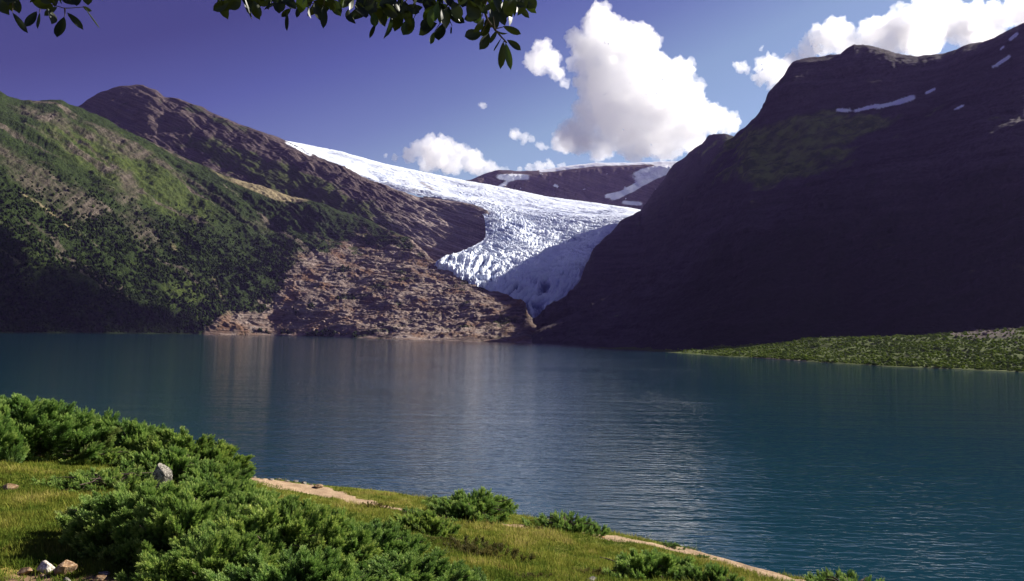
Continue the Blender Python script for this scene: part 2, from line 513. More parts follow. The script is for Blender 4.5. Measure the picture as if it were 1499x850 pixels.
# ---- distant snow-capped ridge between glacier and clouds
E_base = [(620, 300, 5750), (700, 290, 5750), (760, 300, 5700), (880, 325, 5600), (1000, 325, 5500), (1120, 300, 5500)]
E_mid = [(620, 285, 5800), (700, 272, 5850), (760, 272, 5850), (880, 272, 5800), (1000, 272, 5750), (1120, 250, 5700)]
E_top = [(620, 275, 5900), (690, 265, 5930), (715, 256, 5930), (735, 253, 5930), (765, 254, 5950), (800, 253, 5950), (850, 247, 5920), (880, 244, 5920), (930, 242, 5920), (1000, 240, 5900), (1120, 225, 5900)]
E_crest = [(620, 272, 6000), (690, 263, 6000), (712, 253, 6000), (730, 249, 6000), (762, 251, 6050), (785, 251, 6100), (830, 244, 6100), (870, 239, 6050), (930, 239, 6050), (1000, 236, 6000), (1120, 220, 6000)]


def ampE(p, fl, t, px, py):
    gul = ridged(np.stack([fl[:, 0] * .6, fl[:, 1] * .3, fl[:, 2]], 1), 5, .55, 63)
    return ((gul - .35) * 22 + fbm(p / 120, 5, .55, 65) * 22) * (1 - sstep(1.6, 2, t)) + fbm(p / 60, 4, .5, 66) * 4


def masksE(p, fl, t, px, py):
    nz = fbm(p / 70, 6, .6, 71)
    s = blob(px, py, 752, 259, 26, 4.5, 0, 4) * 1.0 + .7 * blob(px, py, 740, 268, 14, 4, -30)
    s += sstep(2.0, 2.3, t) * sstep(780, 800, px) * 1.4
    dist = np.abs((px - 975) * .5 + (py - 250) * 1.0 * .8)
    L = blob(px, py, 960, 251, 34, 9, -15, 4) + blob(px, py, 932, 272, 42, 4.5, -28, 4) + .8 * blob(px, py, 905, 283, 22, 3, -12, 4)
    L += .75 * blob(px, py, 925, 297, 16, 3, 5, 4)
    s = s + 1.3 * L + .55 * (nz > .62)
    return dict(veg=np.zeros_like(px), bench=np.zeros_like(px), snow=sstep(.35, .65, s + nz * .45))


RIDGE, gE = terrain('mountain_ridge', np.linspace(620, 1120, 420), [E_base, E_mid, E_top, E_crest, away(600, dz=-60), away(2000, zabs=300)],
                    [90, 60, 30, 8, 8], mat_back(), ampE, masksE, (60, 60), 3,
                    'low dark ridge with a snow cap standing behind the upper glacier')

# ---- the dark mountain on the right
F_shore = [(779, 502, None), (870, 507, None), (985, 514, None), (1100, 518, 1060), (1250, 519, 1060), (1499, 525, 1000), (1900, 540, 800)]
F_low = [(779, 498, 2050), (870, 487, 1740), (985, 458, 1420), (1100, 415, 1290), (1250, 392, 1240), (1499, 355, 1120), (1900, 400, 950)]
F_mid = [(779, 495, 2150), (870, 470, 2040), (985, 402, 1740), (1045, 325, 1780), (1100, 285, 1650), (1250, 258, 1490), (1499, 215, 1270), (1900, 320, 1090)]
F_high = [(779, 493, 2250), (870, 457, 2340), (985, 362, 2090), (1045, 258, 2120), (1100, 206, 1980), (1180, 178, 1900), (1250, 170, 1840), (1300, 165, 1790), (1400, 140, 1660), (1499, 110, 1540), (1900, 230, 1330)]
F_crest = [(779, 491, 2330), (795, 478, 2480), (830, 464, 2560), (870, 448, 2500), (900, 431, 2450), (940, 402, 2380), (970, 366, 2300), (1000, 320, 2250), (1020, 286, 2250), (1045, 242, 2260), (1062, 216, 2300), (1078, 197, 2330), (1086, 191, 2320), (1105, 172, 2260), (1120, 150, 2230), (1130, 131, 2180), (1150, 109, 2150), (1162, 93, 2150), (1195, 85, 2180), (1230, 80, 2150), (1238, 71, 2145), (1250, 65, 2140), (1262, 67, 2140),
           (1280, 71, 2120), (1310, 80, 2100), (1345, 87, 2070), (1380, 80, 2030), (1400, 75, 2000), (1412, 69, 1970), (1440, 65, 1920), (1470, 53, 1870), (1499, 40, 1820), (1560, 0, 1740), (1700, 30, 1630), (1900, 190, 1480)]
G_base = [(779, 500, 2420), (795, 490, 2560), (830, 482, 2650), (870, 468, 2650), (900, 454, 2630), (940, 424, 2620), (970, 392, 2600), (1000, 350, 2640), (1020, 316, 2700), (1045, 272, 2800), (1062, 246, 2850), (1110, 235, 2900)]
G_mid = [(779, 484, 2450), (830, 448, 2780), (870, 412, 2880), (900, 384, 2980), (940, 350, 3200), (970, 312, 3250), (1000, 278, 3300), (1020, 256, 3300), (1045, 236, 3300), (1062, 226, 3250), (1110, 222, 3250)]
G_crest = [(779, 470, 2480), (795, 453, 2700), (830, 433, 2920), (850, 410, 3100), (862, 385, 3200), (870, 365, 3250), (890, 345, 3450), (910, 325, 3600), (940, 305, 3900), (955, 287, 3950), (975, 256, 3950), (990, 239, 3900), (1010, 223, 3800),
           (1028, 210, 3700), (1036, 199, 3650), (1045, 197, 3600), (1062, 197, 3550), (1080, 202, 3500), (1110, 216, 3500)]


def ampF(p, fl, t, px, py):
    k = sstep(0, .35, t) * (1 - sstep(4.05, 4.4, t))
    gul = ridged(np.stack([fl[:, 0] * .4, fl[:, 1] * .12, fl[:, 2]], 1), 5, .55, 83)
    d = ((gul - .35) * 20 + fbm(p / 150, 6, .55, 85) * 18) * (.55 + .45 * sstep(1.2, 2.4, t))
    st = ridged(np.stack([p[:, 0] / 200, p[:, 1] / 300, p[:, 2] / 40 - p[:, 0] / 120], 1), 4, .6, 89)
    d += (st - .4) * 10
    return d * k * (1 - .6 * sstep(3.4, 4, t))


def masksF(p, fl, t, px, py):
    nz = fbm(p / 90, 6, .6, 91)
    veg = 1.2 * blob(px, py, 1190, 190, 100, 22, -8) + 1.0 * blob(px, py, 1150, 225, 90, 30, 0) + .8 * blob(px, py, 1120, 255, 70, 20, -10) + .6 * blob(px, py, 1240, 182, 50, 10, 5)
    veg = sstep(.35, .8, veg + nz * .7)
    s = blob(px, py, 1235, 161, 11, 2.5, 0, 4) + blob(px, py, 1268, 158, 20, 2.6, -14, 4) + blob(px, py, 1300, 153, 20, 2.8, -12, 4) + blob(px, py, 1325, 146, 16, 4, -18, 4)
    s += blob(px, py, 1362, 133, 8, 2.0, -25, 4) + blob(px, py, 1404, 157, 9, 1.6, -25, 4) + blob(px, py, 1468, 89, 14, 2.6, -33, 4) + blob(px, py, 1484, 53, 9, 2.6, -40, 4) + blob(px, py, 1456, 97, 4, 1.6, 0, 4) + blob(px, py, 1467, 70, 4, 1.5, -40, 4)
    s += .8 * blob(px, py, 915, 297, 20, 3, 8, 4)
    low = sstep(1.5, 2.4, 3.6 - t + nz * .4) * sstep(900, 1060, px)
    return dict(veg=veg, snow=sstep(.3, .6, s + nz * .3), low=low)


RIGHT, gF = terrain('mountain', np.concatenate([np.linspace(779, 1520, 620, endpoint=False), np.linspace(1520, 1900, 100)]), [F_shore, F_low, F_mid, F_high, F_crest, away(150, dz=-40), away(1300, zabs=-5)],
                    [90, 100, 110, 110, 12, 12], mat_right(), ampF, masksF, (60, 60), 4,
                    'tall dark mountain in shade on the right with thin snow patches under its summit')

FAR, gG = terrain('mountain_shoulder', np.linspace(779, 1110, 330), [G_base, G_mid, G_crest, away(150, dz=-60), away(900, zabs=100)],
                  [110, 110, 12, 10], mat_right(), lambda p, fl, t, px, py: ampF(p, fl, t + 2, px, py), masksF, (60, 60), 6,
                  'dark shaded shoulder of the right mountain bordering the glacier')

# ---- glacier
G_rows = [
    [(408, 215, 6300), (560, 248, 6200), (680, 272, 6000), (800, 297, 5700), (900, 308, 5500), (960, 312, 5400)],
    [(414, 205, 5700), (450, 212, 5650), (500, 222, 5600), (560, 239, 5550), (620, 252, 5450), (680, 264, 5350), (740, 275, 5250), (800, 288, 5150), (870, 297, 5000), (945, 308, 4900)],
    [(428, 211, 5500), (500, 232, 5400), (560, 249, 5300), (650, 270, 5150), (760, 289, 5000), (860, 302, 4800), (944, 311, 4600)],
    [(470, 233, 5150), (560, 265, 4950), (640, 284, 4800), (740, 302, 4700), (850, 311, 4550), (940, 316, 4350)],
    [(585, 280, 4600), (660, 290, 4450), (728, 301, 4350), (800, 317, 4250), (870, 321, 4150), (925, 323, 4050)],
    [(700, 303, 4060), (728, 318, 3900), (785, 335, 3900), (850, 338, 3850), (900, 336, 3800)],
    [(711, 343, 3600), (770, 358, 3560), (820, 362, 3600), (884, 350, 3550)],
    [(686, 364, 3420), (750, 380, 3400), (810, 385, 3350), (870, 372, 3330)],
    [(653, 377, 3290), (730, 402, 3230), (800, 410, 3180), (862, 400, 3200)],
    [(638, 386, 3230), (700, 412, 3120), (770, 428, 3020), (800, 434, 2990), (846, 425, 3050)],
    [(642, 396, 3230), (690, 419, 3090), (745, 438, 2960), (778, 449, 2880), (802, 452, 2850), (825, 443, 2950)],
    [(644, 410, 3190), (690, 434, 3050), (745, 456, 2930), (778, 466, 2860), (802, 470, 2830), (815, 460, 2900)],
]


def resample(row, n):
    q = np.array(row, float)
    d = np.concatenate([[0], np.cumsum(np.hypot(np.diff(q[:, 0]), np.diff(q[:, 1])))])
    u = np.linspace(0, d[-1], n)
    return P(np.interp(u, d, q[:, 0]), np.interp(u, d, q[:, 1]), np.interp(u, d, q[:, 2]))


gr = [resample(r_, 520) for r_ in G_rows]
segs = [6, 40, 60, 70, 70, 70, 60, 60, 50, 30, 16]
t = np.concatenate([np.linspace(i, i + 1, s, endpoint=False) for i, s in enumerate(segs)] + [[len(segs)]])
g = pchip_rows(gr, t)
nr, nc = g.shape[:2]
n = gnormals(g); n *= np.sign((n * (CAM - g)).sum(-1).mean())
fl = g.reshape(-1, 3); tt = np.repeat(t[:, None], nc, 1).ravel(); uu = np.repeat(np.linspace(0, 1, nc)[None], nr, 0).ravel()
sv = np.cumsum(np.linalg.norm(np.diff(g[:, nc // 2], axis=0, prepend=g[:1, nc // 2]), axis=1))
sv = np.repeat(sv[:, None], nc, 1).ravel()
su = np.cumsum(np.linalg.norm(np.diff(g, axis=1, prepend=g[:, :1]), axis=2), axis=1); su = (su - su[:, nc // 2][:, None]).ravel()
warp = fbm(fl / 170, 4, .5, 103)
arc = sv + 90 * warp - .0004 * su ** 2
tr = ridged(np.stack([su / 190 + warp * .8, arc / 34, 0 * su], 1), 5, .58, 105)            # arcs across the flow
lg = ridged(np.stack([su / 34 + warp, arc / 190, 0 * su], 1), 5, .58, 106)                # splayed ridges near the snout
kf = sstep(6.6, 8.2, tt + .6 * warp)
cre = tr * (1 - kf) + lg * kf
ser = ridged(np.stack([su / 20, arc / 24, fl[:, 2] / 40], 1), 3, .55, 107)
ampg = (5 + 15 * sstep(3.0, 5.0, tt)) * (1 + .8 * kf) * sstep(.4, 1.6, tt + .6)
lowd = np.maximum((cre - .35) * 1.15 + (ser - .3) * .28, -.55)
edge = sstep(0, .05, uu) * (1 - sstep(.95, 1, uu))
blue = sstep(.15, .6, fbm(fl / 330, 4, .55, 113) + .9 * blob(*proj(fl), 790, 318, 110, 10, 3) + .6 * blob(*proj(fl), 740, 345, 40, 18, -40))
disp = lowd * ampg * (1 + .5 * blue) * (.35 + .65 * edge) + fbm(fl / 260, 3, .5, 109) * 12 * sstep(1, 2, tt)
v = fl + n.reshape(-1, 3) * disp[:, None]
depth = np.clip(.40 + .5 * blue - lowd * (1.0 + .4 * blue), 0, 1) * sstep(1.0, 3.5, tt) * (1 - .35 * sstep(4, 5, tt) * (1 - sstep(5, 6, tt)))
px_, py_ = proj(v)
dirt = sstep(.55, .9, blob(px_, py_, 625, 272, 22, 3, 33, 4) * .9 + blob(px_, py_, 600, 272, 30, 2, 33, 4) * .7 + fbm(fl / 30, 3, .5, 111) * .35)
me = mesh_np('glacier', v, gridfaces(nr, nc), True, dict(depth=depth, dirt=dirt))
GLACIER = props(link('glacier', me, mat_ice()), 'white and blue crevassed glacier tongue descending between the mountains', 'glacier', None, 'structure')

# ---- wooded spit on the right shore
S_shore = [(850, 508, 1400), (985, 516, None), (1050, 521, None), (1100, 523.5, None), (1150, 527, None), (1200, 530.5, None), (1300, 536.5, None), (1400, 540.5, None), (1499, 545, None), (1900, 566, None)]
S_mid = [(850, 509, 1430), (985, 512, 1200), (1100, 513, 960), (1200, 514, 850), (1300, 514, 780), (1400, 513, 740), (1499, 513, 700), (1900, 520, 620)]
S_top = [(850, 509, 1450), (985, 508, 1280), (1060, 506, 1150), (1130, 504, 1060), (1180, 499, 1000), (1240, 493, 960), (1300, 494, 920), (1380, 490, 880), (1440, 485, 880), (1499, 481, 880), (1900, 470, 900)]

S_under = [(q[0], q[1] + 5, q[2] or float(water_y(np.array(q[0]), np.array(q[1])))) for q in S_shore]


def mat_spit():
    m = NT('spit_turf'); o = m.obj(); n = m.noise(o, .08, 5, .6); n2 = m.noise(o, .5, 4, .6)
    c = m.mix(n2, (.045, .062, .013), (.08, .10, .02))
    c = m.mix(m.attr('stone'), c, m.mix(n2, (.04, .035, .025), (.13, .10, .085)))
    c = m.mix(m.attr('beach'), c, (.16, .14, .09))
    m.bsdf(c, .95, .05, m.bump(n2, .4, .6)); return m.m


def ampS(p, fl, t, px, py): return fbm(p / 40, 5, .55, 121) * 4.0 * sstep(1, 1.6, t)


def masksS(p, fl, t, px, py):
    nz = fbm(p / 25, 5, .6, 123)
    return dict(beach=sstep(.4, .8, blob(px, py, 1140, 526, 45, 2.2, 3, 4) + nz * .3), stone=sstep(.45, .85, blob(px, py, 1440, 488, 60, 9, 0, 4) + nz * .6))


SPIT, gS = terrain('hill', np.linspace(850, 1900, 420), [away_ for away_ in (S_under, S_shore, S_mid, S_top)] + [away(120, dz=-6), away(500, zabs=-3)],
                   [6, 60, 60, 12, 8], mat_spit(), ampS, masksS, (20, 20), 5, 'low sunlit wooded spit along the right shore of the lake', 'hill')


# ---- water
def mat_water():
    m = NT('lake_water'); o = m.obj()
    w1 = m.noise(m.mapv(o, (.36, 1.0, 1), rot=(0, 0, .05)), .85, 1.5, .5)
    w2 = m.noise(m.mapv(o, (.35, 1.0, 1), rot=(0, 0, .22)), 2.4, 1.5, .5)
    w3 = m.noise(m.mapv(o, (.2, 1.0, 1), rot=(0, 0, -.12)), .11, 2, .5)
    gust = m.noise(m.mapv(o, (.5, 1, 1)), .012, 4, .55)
    h = m.math('ADD', m.math('MULTIPLY', w1, .125), m.math('ADD', m.math('MULTIPLY', w2, .043), m.math('MULTIPLY', w3, .25)))
    h = m.math('MULTIPLY', h, m.ramp(gust, [(.3, .6), (.7, 1.25)]))
    bp = m.bump(h, 1.0, 1.0)
    bp.node.inputs['Filter Width'].default_value = .02 if 'Filter Width' in bp.node.inputs else .1
    m.bsdf((.004, .030, .046), .07, .5, bp, IOR=1.33)
    return m.m


xs = np.array([-9000, -3000, 0, 3000, 9000.]); ys = np.array([-3000, -300, 30, 1000, 4000, 9000.])
gx, gy = np.meshgrid(xs, ys)
LAKE = link('water', mesh_np('water', np.stack([gx.ravel(), gy.ravel(), np.zeros(gx.size)], 1), gridfaces(len(ys), len(xs))), mat_water())
props(LAKE, 'teal blue rippled lake filling the valley floor', 'lake', None, 'structure')
# ------------------------------------------------------------------ far woods (stuff: nobody could count them)
def crown_shape(sub, seed):
    bm = bmesh.new(); bmesh.ops.create_icosphere(bm, subdivisions=sub, radius=1)
    v = np.array([list(q.co) for q in bm.verts]); f = np.array([[q.index for q in fc.verts] for fc in bm.faces]); bm.free()
    v = v * (1 + .45 * fbm(v * 1.3 + seed * 3.1, 3, .6, seed))[:, None]
    v[:, 2] = v[:, 2] * .9 + .75
    return v, f


def crowns(name, pts, size, hmul, mat, label, cat, sub=1, seed=0):
    r = np.random.default_rng(seed); shapes = [crown_shape(sub, k) for k in range(6)]
    V, F, T = [], [], []; off = 0; pick = r.integers(0, 6, len(pts))
    tone = fbm(pts / 60, 4, .6, seed + 5) * .8 + r.normal(0, .28, len(pts))
    for s_ in range(6):
        q = pts[pick == s_]; n = len(q); v, f = shapes[s_]
        a = r.uniform(0, 6.28, n); sc = size * np.exp(r.normal(-.1, .38, n)).clip(.4, 2.0); h = sc * hmul * r.uniform(.8, 1.25, n)
        c, s = np.cos(a)[:, None], np.sin(a)[:, None]
        x = (v[None, :, 0] * c - v[None, :, 1] * s) * sc[:, None]; y = (v[None, :, 0] * s + v[None, :, 1] * c) * sc[:, None]; z = v[None, :, 2] * h[:, None]
        vv = np.stack([x, y, z], 2) + q[:, None]
        V.append(vv.reshape(-1, 3)); F.append((f[None] + (np.arange(n) * len(v))[:, None, None]).reshape(-1, 3) + off); off += n * len(v)
        T.append(np.repeat(tone[pick == s_], len(v)))
    o = link(name, mesh_np(name, np.concatenate(V), np.concatenate(F), False, dict(tone=np.concatenate(T))), mat)
    return props(o, label, cat, None, 'stuff')


def wood_mat(name, a, b, c, tl=.2):
    m = NT(name); n = m.noise(m.obj(), .9, 3, .6)
    f = m.math('ADD', m.math('MULTIPLY', m.attr('tone'), .38), m.math('ADD', m.math('MULTIPLY', m.math('SUBTRACT', n, .5), .6), .45))
    c = m.ramp(f, [(.1, a), (.5, b), (.95, c)])
    d = m.n('ShaderNodeBsdfDiffuse'); m.set(d.inputs[0], c); tr = m.n('ShaderNodeBsdfTranslucent'); m.set(tr.inputs[0], c)
    x = m.n('ShaderNodeMixShader'); x.inputs[0].default_value = tl; m.set(x.inputs[1], d.outputs[0]); m.set(x.inputs[2], tr.outputs[0]); m.surf(x.outputs[0]); return m.m


def grid_points(g, n, rows, seed):
    r = np.random.default_rng(seed)
    i = r.uniform(rows[0], rows[1], n * 6); j = r.uniform(0, g.shape[1] - 1.01, n * 6)
    i0, j0 = i.astype(int), j.astype(int); fi, fj = (i - i0)[:, None], (j - j0)[:, None]
    p = (g[i0, j0] * (1 - fi) * (1 - fj) + g[i0 + 1, j0] * fi * (1 - fj) + g[i0, j0 + 1] * (1 - fi) * fj + g[i0 + 1, j0 + 1] * fi * fj)
    return p, i, j


r_ = np.random.default_rng(91)
p, i, j = grid_points(gA, 16000, (3, 330), 17)
px, py = proj(p)
tA = np.interp(i, np.concatenate([[0], np.cumsum([90, 110, 120, 120])]), [0, 1, 2, 3, 4])
mk = masksA(p, np.zeros_like(p), tA, px, py)
st_ = fbm(p / 45, 4, .6, 401)
w = (1 - sstep(.1, .5, mk['bench'])) * (1 - .95 * mk['rock']) * (1 - mk['tan']) * (1 - .72 * mk['meadow']) * sstep(-.35, .25, st_) * (1 - sstep(2.0, 3.1, tA + st_ * .6))
ok = (r_.uniform(size=len(p)) < w) & (px > -150) & (px < 520)
crowns('forest', p[ok][:17000], 3.1, 1.25, wood_mat('hill_birch', (.006, .011, .004), (.020, .032, .009), (.055, .075, .018)), 'dark green birch wood covering the lower left valley side', 'forest', 1, 3)
p, i, j = grid_points(gS, 5200, (4, 136), 19)
px, py = proj(p)
st_ = fbm(p / 22, 4, .6, 403)
tS = np.interp(i, [0, 6, 66, 126, 138], [0, 1, 2, 3, 4])
w = sstep(1.03, 1.12, tS) * sstep(-.9, -.2, st_) * (1 - .85 * blob(px, py, 1440, 486, 50, 9, 0, 4)) * sstep(960, 1010, px)
ok = (r_.uniform(size=len(p)) < w) & (p[:, 2] > .6)
crowns('birch_scrub', p[ok][:17000], 1.0, .8, wood_mat('spit_birch', (.12, .165, .025), (.19, .25, .04), (.27, .33, .055), .6), 'yellow green birch scrub covering the spit on the right shore', 'scrub', 1, 5)
# boulder scree at the right end of the spit
p, i, j = grid_points(gS, 500, (50, 136), 23)
px, py = proj(p)
ok = (r_.uniform(size=len(p)) < .8 * blob(px, py, 1440, 487, 50, 9, 0, 4) + .05 * (px > 1380)) & (px < 1560)
sm = NT('scree_stone'); n_ = sm.noise(sm.obj(), .6, 4); sm.bsdf(sm.mix(n_, (.10, .07, .06), (.34, .26, .22)), .95, .1)
crowns('scree', p[ok][:420] - [0, 0, .5], 1.3, .8, sm.m, 'pale boulder scree among the scrub at the right edge', 'scree', 1, 7)
# ------------------------------------------------------------------ near ground (the hillside the photo was taken from)
colsN = np.linspace(-900, 2600, 700)
N_a = [(-900, 850, 9.5), (0, 850, 9.5), (300, 850, 9.6), (700, 850, 11.0), (1000, 850, 14), (1180, 856, 16.2), (1320, 890, 15.5), (1500, 940, 14.5), (2600, 1100, 12)]
N_b = [(-900, 745, 13.2), (0, 745, 13.2), (300, 760, 13.5), (560, 785, 14.6), (700, 800, 15.2), (880, 815, 17), (1000, 832, 16.8), (1180, 853, 16.6), (1320, 885, 15.8), (1500, 935, 14.8), (2600, 1090, 12.4)]
N_c = [(-900, 660, 19), (0, 668, 18), (150, 680, 18.5), (300, 705, 19), (450, 735, 20), (560, 748, 20), (690, 757, 20.5), (780, 770, 20.5), (880, 785, 20), (1000, 808, 18.8), (1100, 831, 17.6), (1180, 851, 16.8), (1320, 882, 15.9), (1500, 932, 14.9), (2600, 1085, 12.6)]
N_d = [(-900, 610, 27), (0, 612, 27), (150, 640, 27), (300, 688, 25.5), (370, 698, 25.2), (450, 707, 25), (560, 719, 24.5), (690, 737, 24), (780, 757, 22.8), (880, 776, 21.2), (1000, 800, 19.6), (1100, 827, 18), (1180, 849, 17), (1320, 880, 16), (1500, 930, 15), (2600, 1080, 12.8)]
b1, b2, b3, b4 = fan_rows(colsN, [N_a, N_b, N_c, N_d])
near = b1.copy(); near[:, 1] = 3.5; near[:, 0] *= 3.5 / np.maximum(b1[:, 1], 1); near[:, 2] = CAM[2] - 2.1
back = near.copy(); back[:, 1] = -10; back[:, 0] = np.interp(colsN, [-900, 2600], [-30, 26]); back[:, 2] = CAM[2] - 1.6
near[:, 0] = .5 * near[:, 0] + .5 * back[:, 0] * .6
d1 = b4 + (b4 - CAM) * np.array([1, 1, 0]) * .10; d1[:, 2] = b4[:, 2] - 1.3
d2 = b4 + (b4 - CAM) * np.array([1, 1, 0]) * .55; d2[:, 2] = b4[:, 2] - 7.5
d3 = b4 + (b4 - CAM) * np.array([1, 1, 0]) * 1.3; d3[:, 2] = -2
t = np.concatenate([np.linspace(i, i + 1, s, endpoint=False) for i, s in enumerate([12, 60, 90, 90, 70, 24, 20, 14])] + [[8]])
g = pchip_rows([back, near, b1, b2, b3, b4, d1, d2, d3], t)
nr, nc = g.shape[:2]
fl = g.reshape(-1, 3)
hz = fbm(fl / 2.2, 4, .5, 201) * .10 + fbm(fl / .5, 4, .55, 203) * .035
tt = np.repeat(t[:, None], nc, 1).ravel()
fl = fl + np.array([0, 0, 1]) * (hz * (1 - .5 * sstep(4.6, 5, tt) * (1 - sstep(5, 5.4, tt))))[:, None]
px_, py_ = proj(fl)
nz = fbm(fl / 1.3, 5, .6, 205)
heath = .9 * blob(px_, py_, 690, 808, 60, 14, 10) + .7 * blob(px_, py_, 860, 838, 60, 14, 5) + .7 * blob(px_, py_, 640, 770, 70, 16, 5) + .5 * blob(px_, py_, 800, 800, 60, 12, 10)
heath = sstep(.35, .8, heath + nz * .6)
dry = sstep(.15, .8, .9 * blob(px_, py_, 60, 830, 120, 40) + .35 * blob(px_, py_, 60, 690, 120, 20) + nz * .6 + .3 * blob(px_, py_, 560, 735, 140, 14, 8))
soil = sstep(.4, .8, blob(px_, py_, 40, 848, 60, 14) + .8 * blob(px_, py_, 150, 848, 40, 9) + blob(px_, py_, 235, 838, 25, 10) + nz * .5)


def mat_ground():
    m = NT('meadow_ground'); o = m.obj()
    n1 = m.noise(o, .9, 5, .6); n2 = m.noise(o, 6, 5, .65); n3 = m.noise(o, 30, 3, .6)
    gcol = m.mix(m.ramp(n2, [(.3, 0), (.7, 1)]), (.07, .085, .014), (.18, .185, .032))
    dcol = m.mix(n3, (.17, .12, .03), (.36, .28, .08))
    hcol = m.mix(n2, (.028, .022, .014), (.085, .06, .03))
    scol = m.mix(n3, (.12, .075, .045), (.30, .2, .12))
    c = m.mix(m.ramp(m.math('ADD', m.math('MULTIPLY', m.attr('dry'), .7), m.math('MULTIPLY', n1, .4)), [(.25, 0), (.8, .8)]), gcol, dcol)
    c = m.mix(m.attr('heath'), c, hcol)
    c = m.mix(m.attr('soil'), c, scol)
    m.bsdf(c, .95, .05, m.bump(m.math('ADD', n2, m.math('MULTIPLY', n3, .5)), .7, .06)); return m.m


GROUND = props(link('ground', mesh_np('ground', fl, gridfaces(nr, nc), True, dict(heath=heath, dry=dry, soil=soil)), mat_ground()),
               'grassy hillside above the lake in the foreground', 'ground', None, 'structure')
gv = [Vector(v) for v in fl.tolist()]
BVH = BVHTree.FromPolygons(gv, gridfaces(nr, nc).tolist())


def on_ground(px, py):
    d = rays(np.array(float(px)), np.array(float(py)))
    h = BVH.ray_cast(Vector(CAM), Vector(d).normalized())
    if h[0] is None or h[0].y > 33:                    # just above the brow: slide down on to it
        return on_ground(px, py + 1.5) if py < 980 else h[0]
    return h[0]


def drop(x, y):
    h = BVH.ray_cast(Vector((x, y, 60)), Vector((0, 0, -1)))
    return h[0].z if h[0] else None


# ---- footpath
pathpx = [(352, 699), (375, 701.5), (400, 706), (430, 711.5), (455, 717), (480, 722), (520, 733), (560, 741), (600, 748), (640, 754), (680, 762), (720, 767), (760, 770), (800, 774), (840, 779), (880, 785), (920, 791), (960, 798), (1000, 806), (1050, 818), (1100, 832), (1150, 846), (1175, 853)]
pw = [.5, .9, 1.25, 1.2, .85, .6, .45, .25, .22, .22, .3, .24, .2, .2, .3, .34, .36, .42, .42, .36, .36, .36, .36]
cp = [on_ground(*q) for q in pathpx]
cp = np.array([list(q) for q in cp if q is not None]); pw = np.array(pw[:len(cp)])
L = np.concatenate([[0], np.cumsum(np.linalg.norm(np.diff(cp[:, :2], axis=0), axis=1))])
s = np.arange(0, L[-1], .1)
cx = np.interp(s, L, cp[:, 0]); cyy = np.interp(s, L, cp[:, 1]); ww = np.interp(s, L, pw)
k = np.ones(9) / 9
cx = np.convolve(np.pad(cx, 4, mode='edge'), k, 'valid'); cyy = np.convolve(np.pad(cyy, 4, mode='edge'), k, 'valid')
tx = np.gradient(cx); ty = np.gradient(cyy); tl = np.hypot(tx, ty); nx, ny = -ty / tl, tx / tl
nw = 13; pv = []
for i in range(len(s)):
    e1 = 1 + .75 * pnoise(np.array([[s[i] * .9, 3.3, 0]]))[0] + .35 * pnoise(np.array([[s[i] * 4, 9.3, 0]]))[0]
    e2 = 1 + .75 * pnoise(np.array([[s[i] * .9, 7.7, 0]]))[0] + .35 * pnoise(np.array([[s[i] * 4, 1.3, 0]]))[0]
    for j in range(nw):
        f = j / (nw - 1) * 2 - 1
        w_ = ww[i] * (e1 if f < 0 else e2) * f
        x, y = cx[i] + nx[i] * w_, cyy[i] + ny[i] * w_
        z = drop(x, y)
        if z is None: z = cp[0, 2]
        pv.append((x, y, z + .028 * (1 - f ** 4) - .012))


def mat_path():
    m = NT('path_gravel'); o = m.obj(); n1 = m.noise(o, 2.5, 5, .6); n2 = m.noise(o, 25, 4, .7)
    c = m.mix(m.ramp(m.math('ADD', m.math('MULTIPLY', n1, .5), m.math('MULTIPLY', n2, .5)), [(.35, 0), (.65, 1)]), (.22, .14, .085), (.46, .34, .22))
    m.bsdf(c, .95, .05, m.bump(n2, .6, .04)); return m.m


PATH = props(link('path', mesh_np('path', np.array(pv), gridfaces(len(s), nw)), mat_path()), 'pale trodden footpath along the brow of the grassy hill', 'path', None, 'structure')
pathline = np.stack([cx, cyy], 1)

# ------------------------------------------------------------------ juniper bushes
SPRAYS = []


def make_spray(L, nside, seed):
    """a feathery juniper shoot along +Z: quads (n,4,3) and a tip factor"""
    r = np.random.default_rng(seed); V = []; T = []
    for i in range(nside):
        f = (i + .5) / nside
        base = np.array([0.0, 0, f * L]) + r.normal(0, .004, 3)
        a = i * 2.4 + r.uniform(-.4, .4)
        lean = .75 - .4 * f
        d = np.array([math.cos(a) * math.sin(lean), math.sin(a) * math.sin(lean), math.cos(lean)])
        ln = L * (.42 - .2 * f) * r.uniform(.8, 1.2); wd_ = .0062 * r.uniform(.8, 1.3) * (L / .2) ** .5
        sd = np.cross(d, r.normal(size=3)); sd /= np.linalg.norm(sd)
        m = base + d * ln * .45
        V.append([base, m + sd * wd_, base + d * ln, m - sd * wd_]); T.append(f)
    return np.array(V), np.array(T)


SPRAYS = [make_spray(.26, 30, k) for k in range(8)]


def frame_to(d):
    a = np.cross(d, np.where(np.abs(d[:, 2:3]) > .9, [[1.0, 0, 0]], [[0, 0, 1.0]])); a /= np.linalg.norm(a, axis=1)[:, None]
    b = np.cross(d, a)
    return a, b


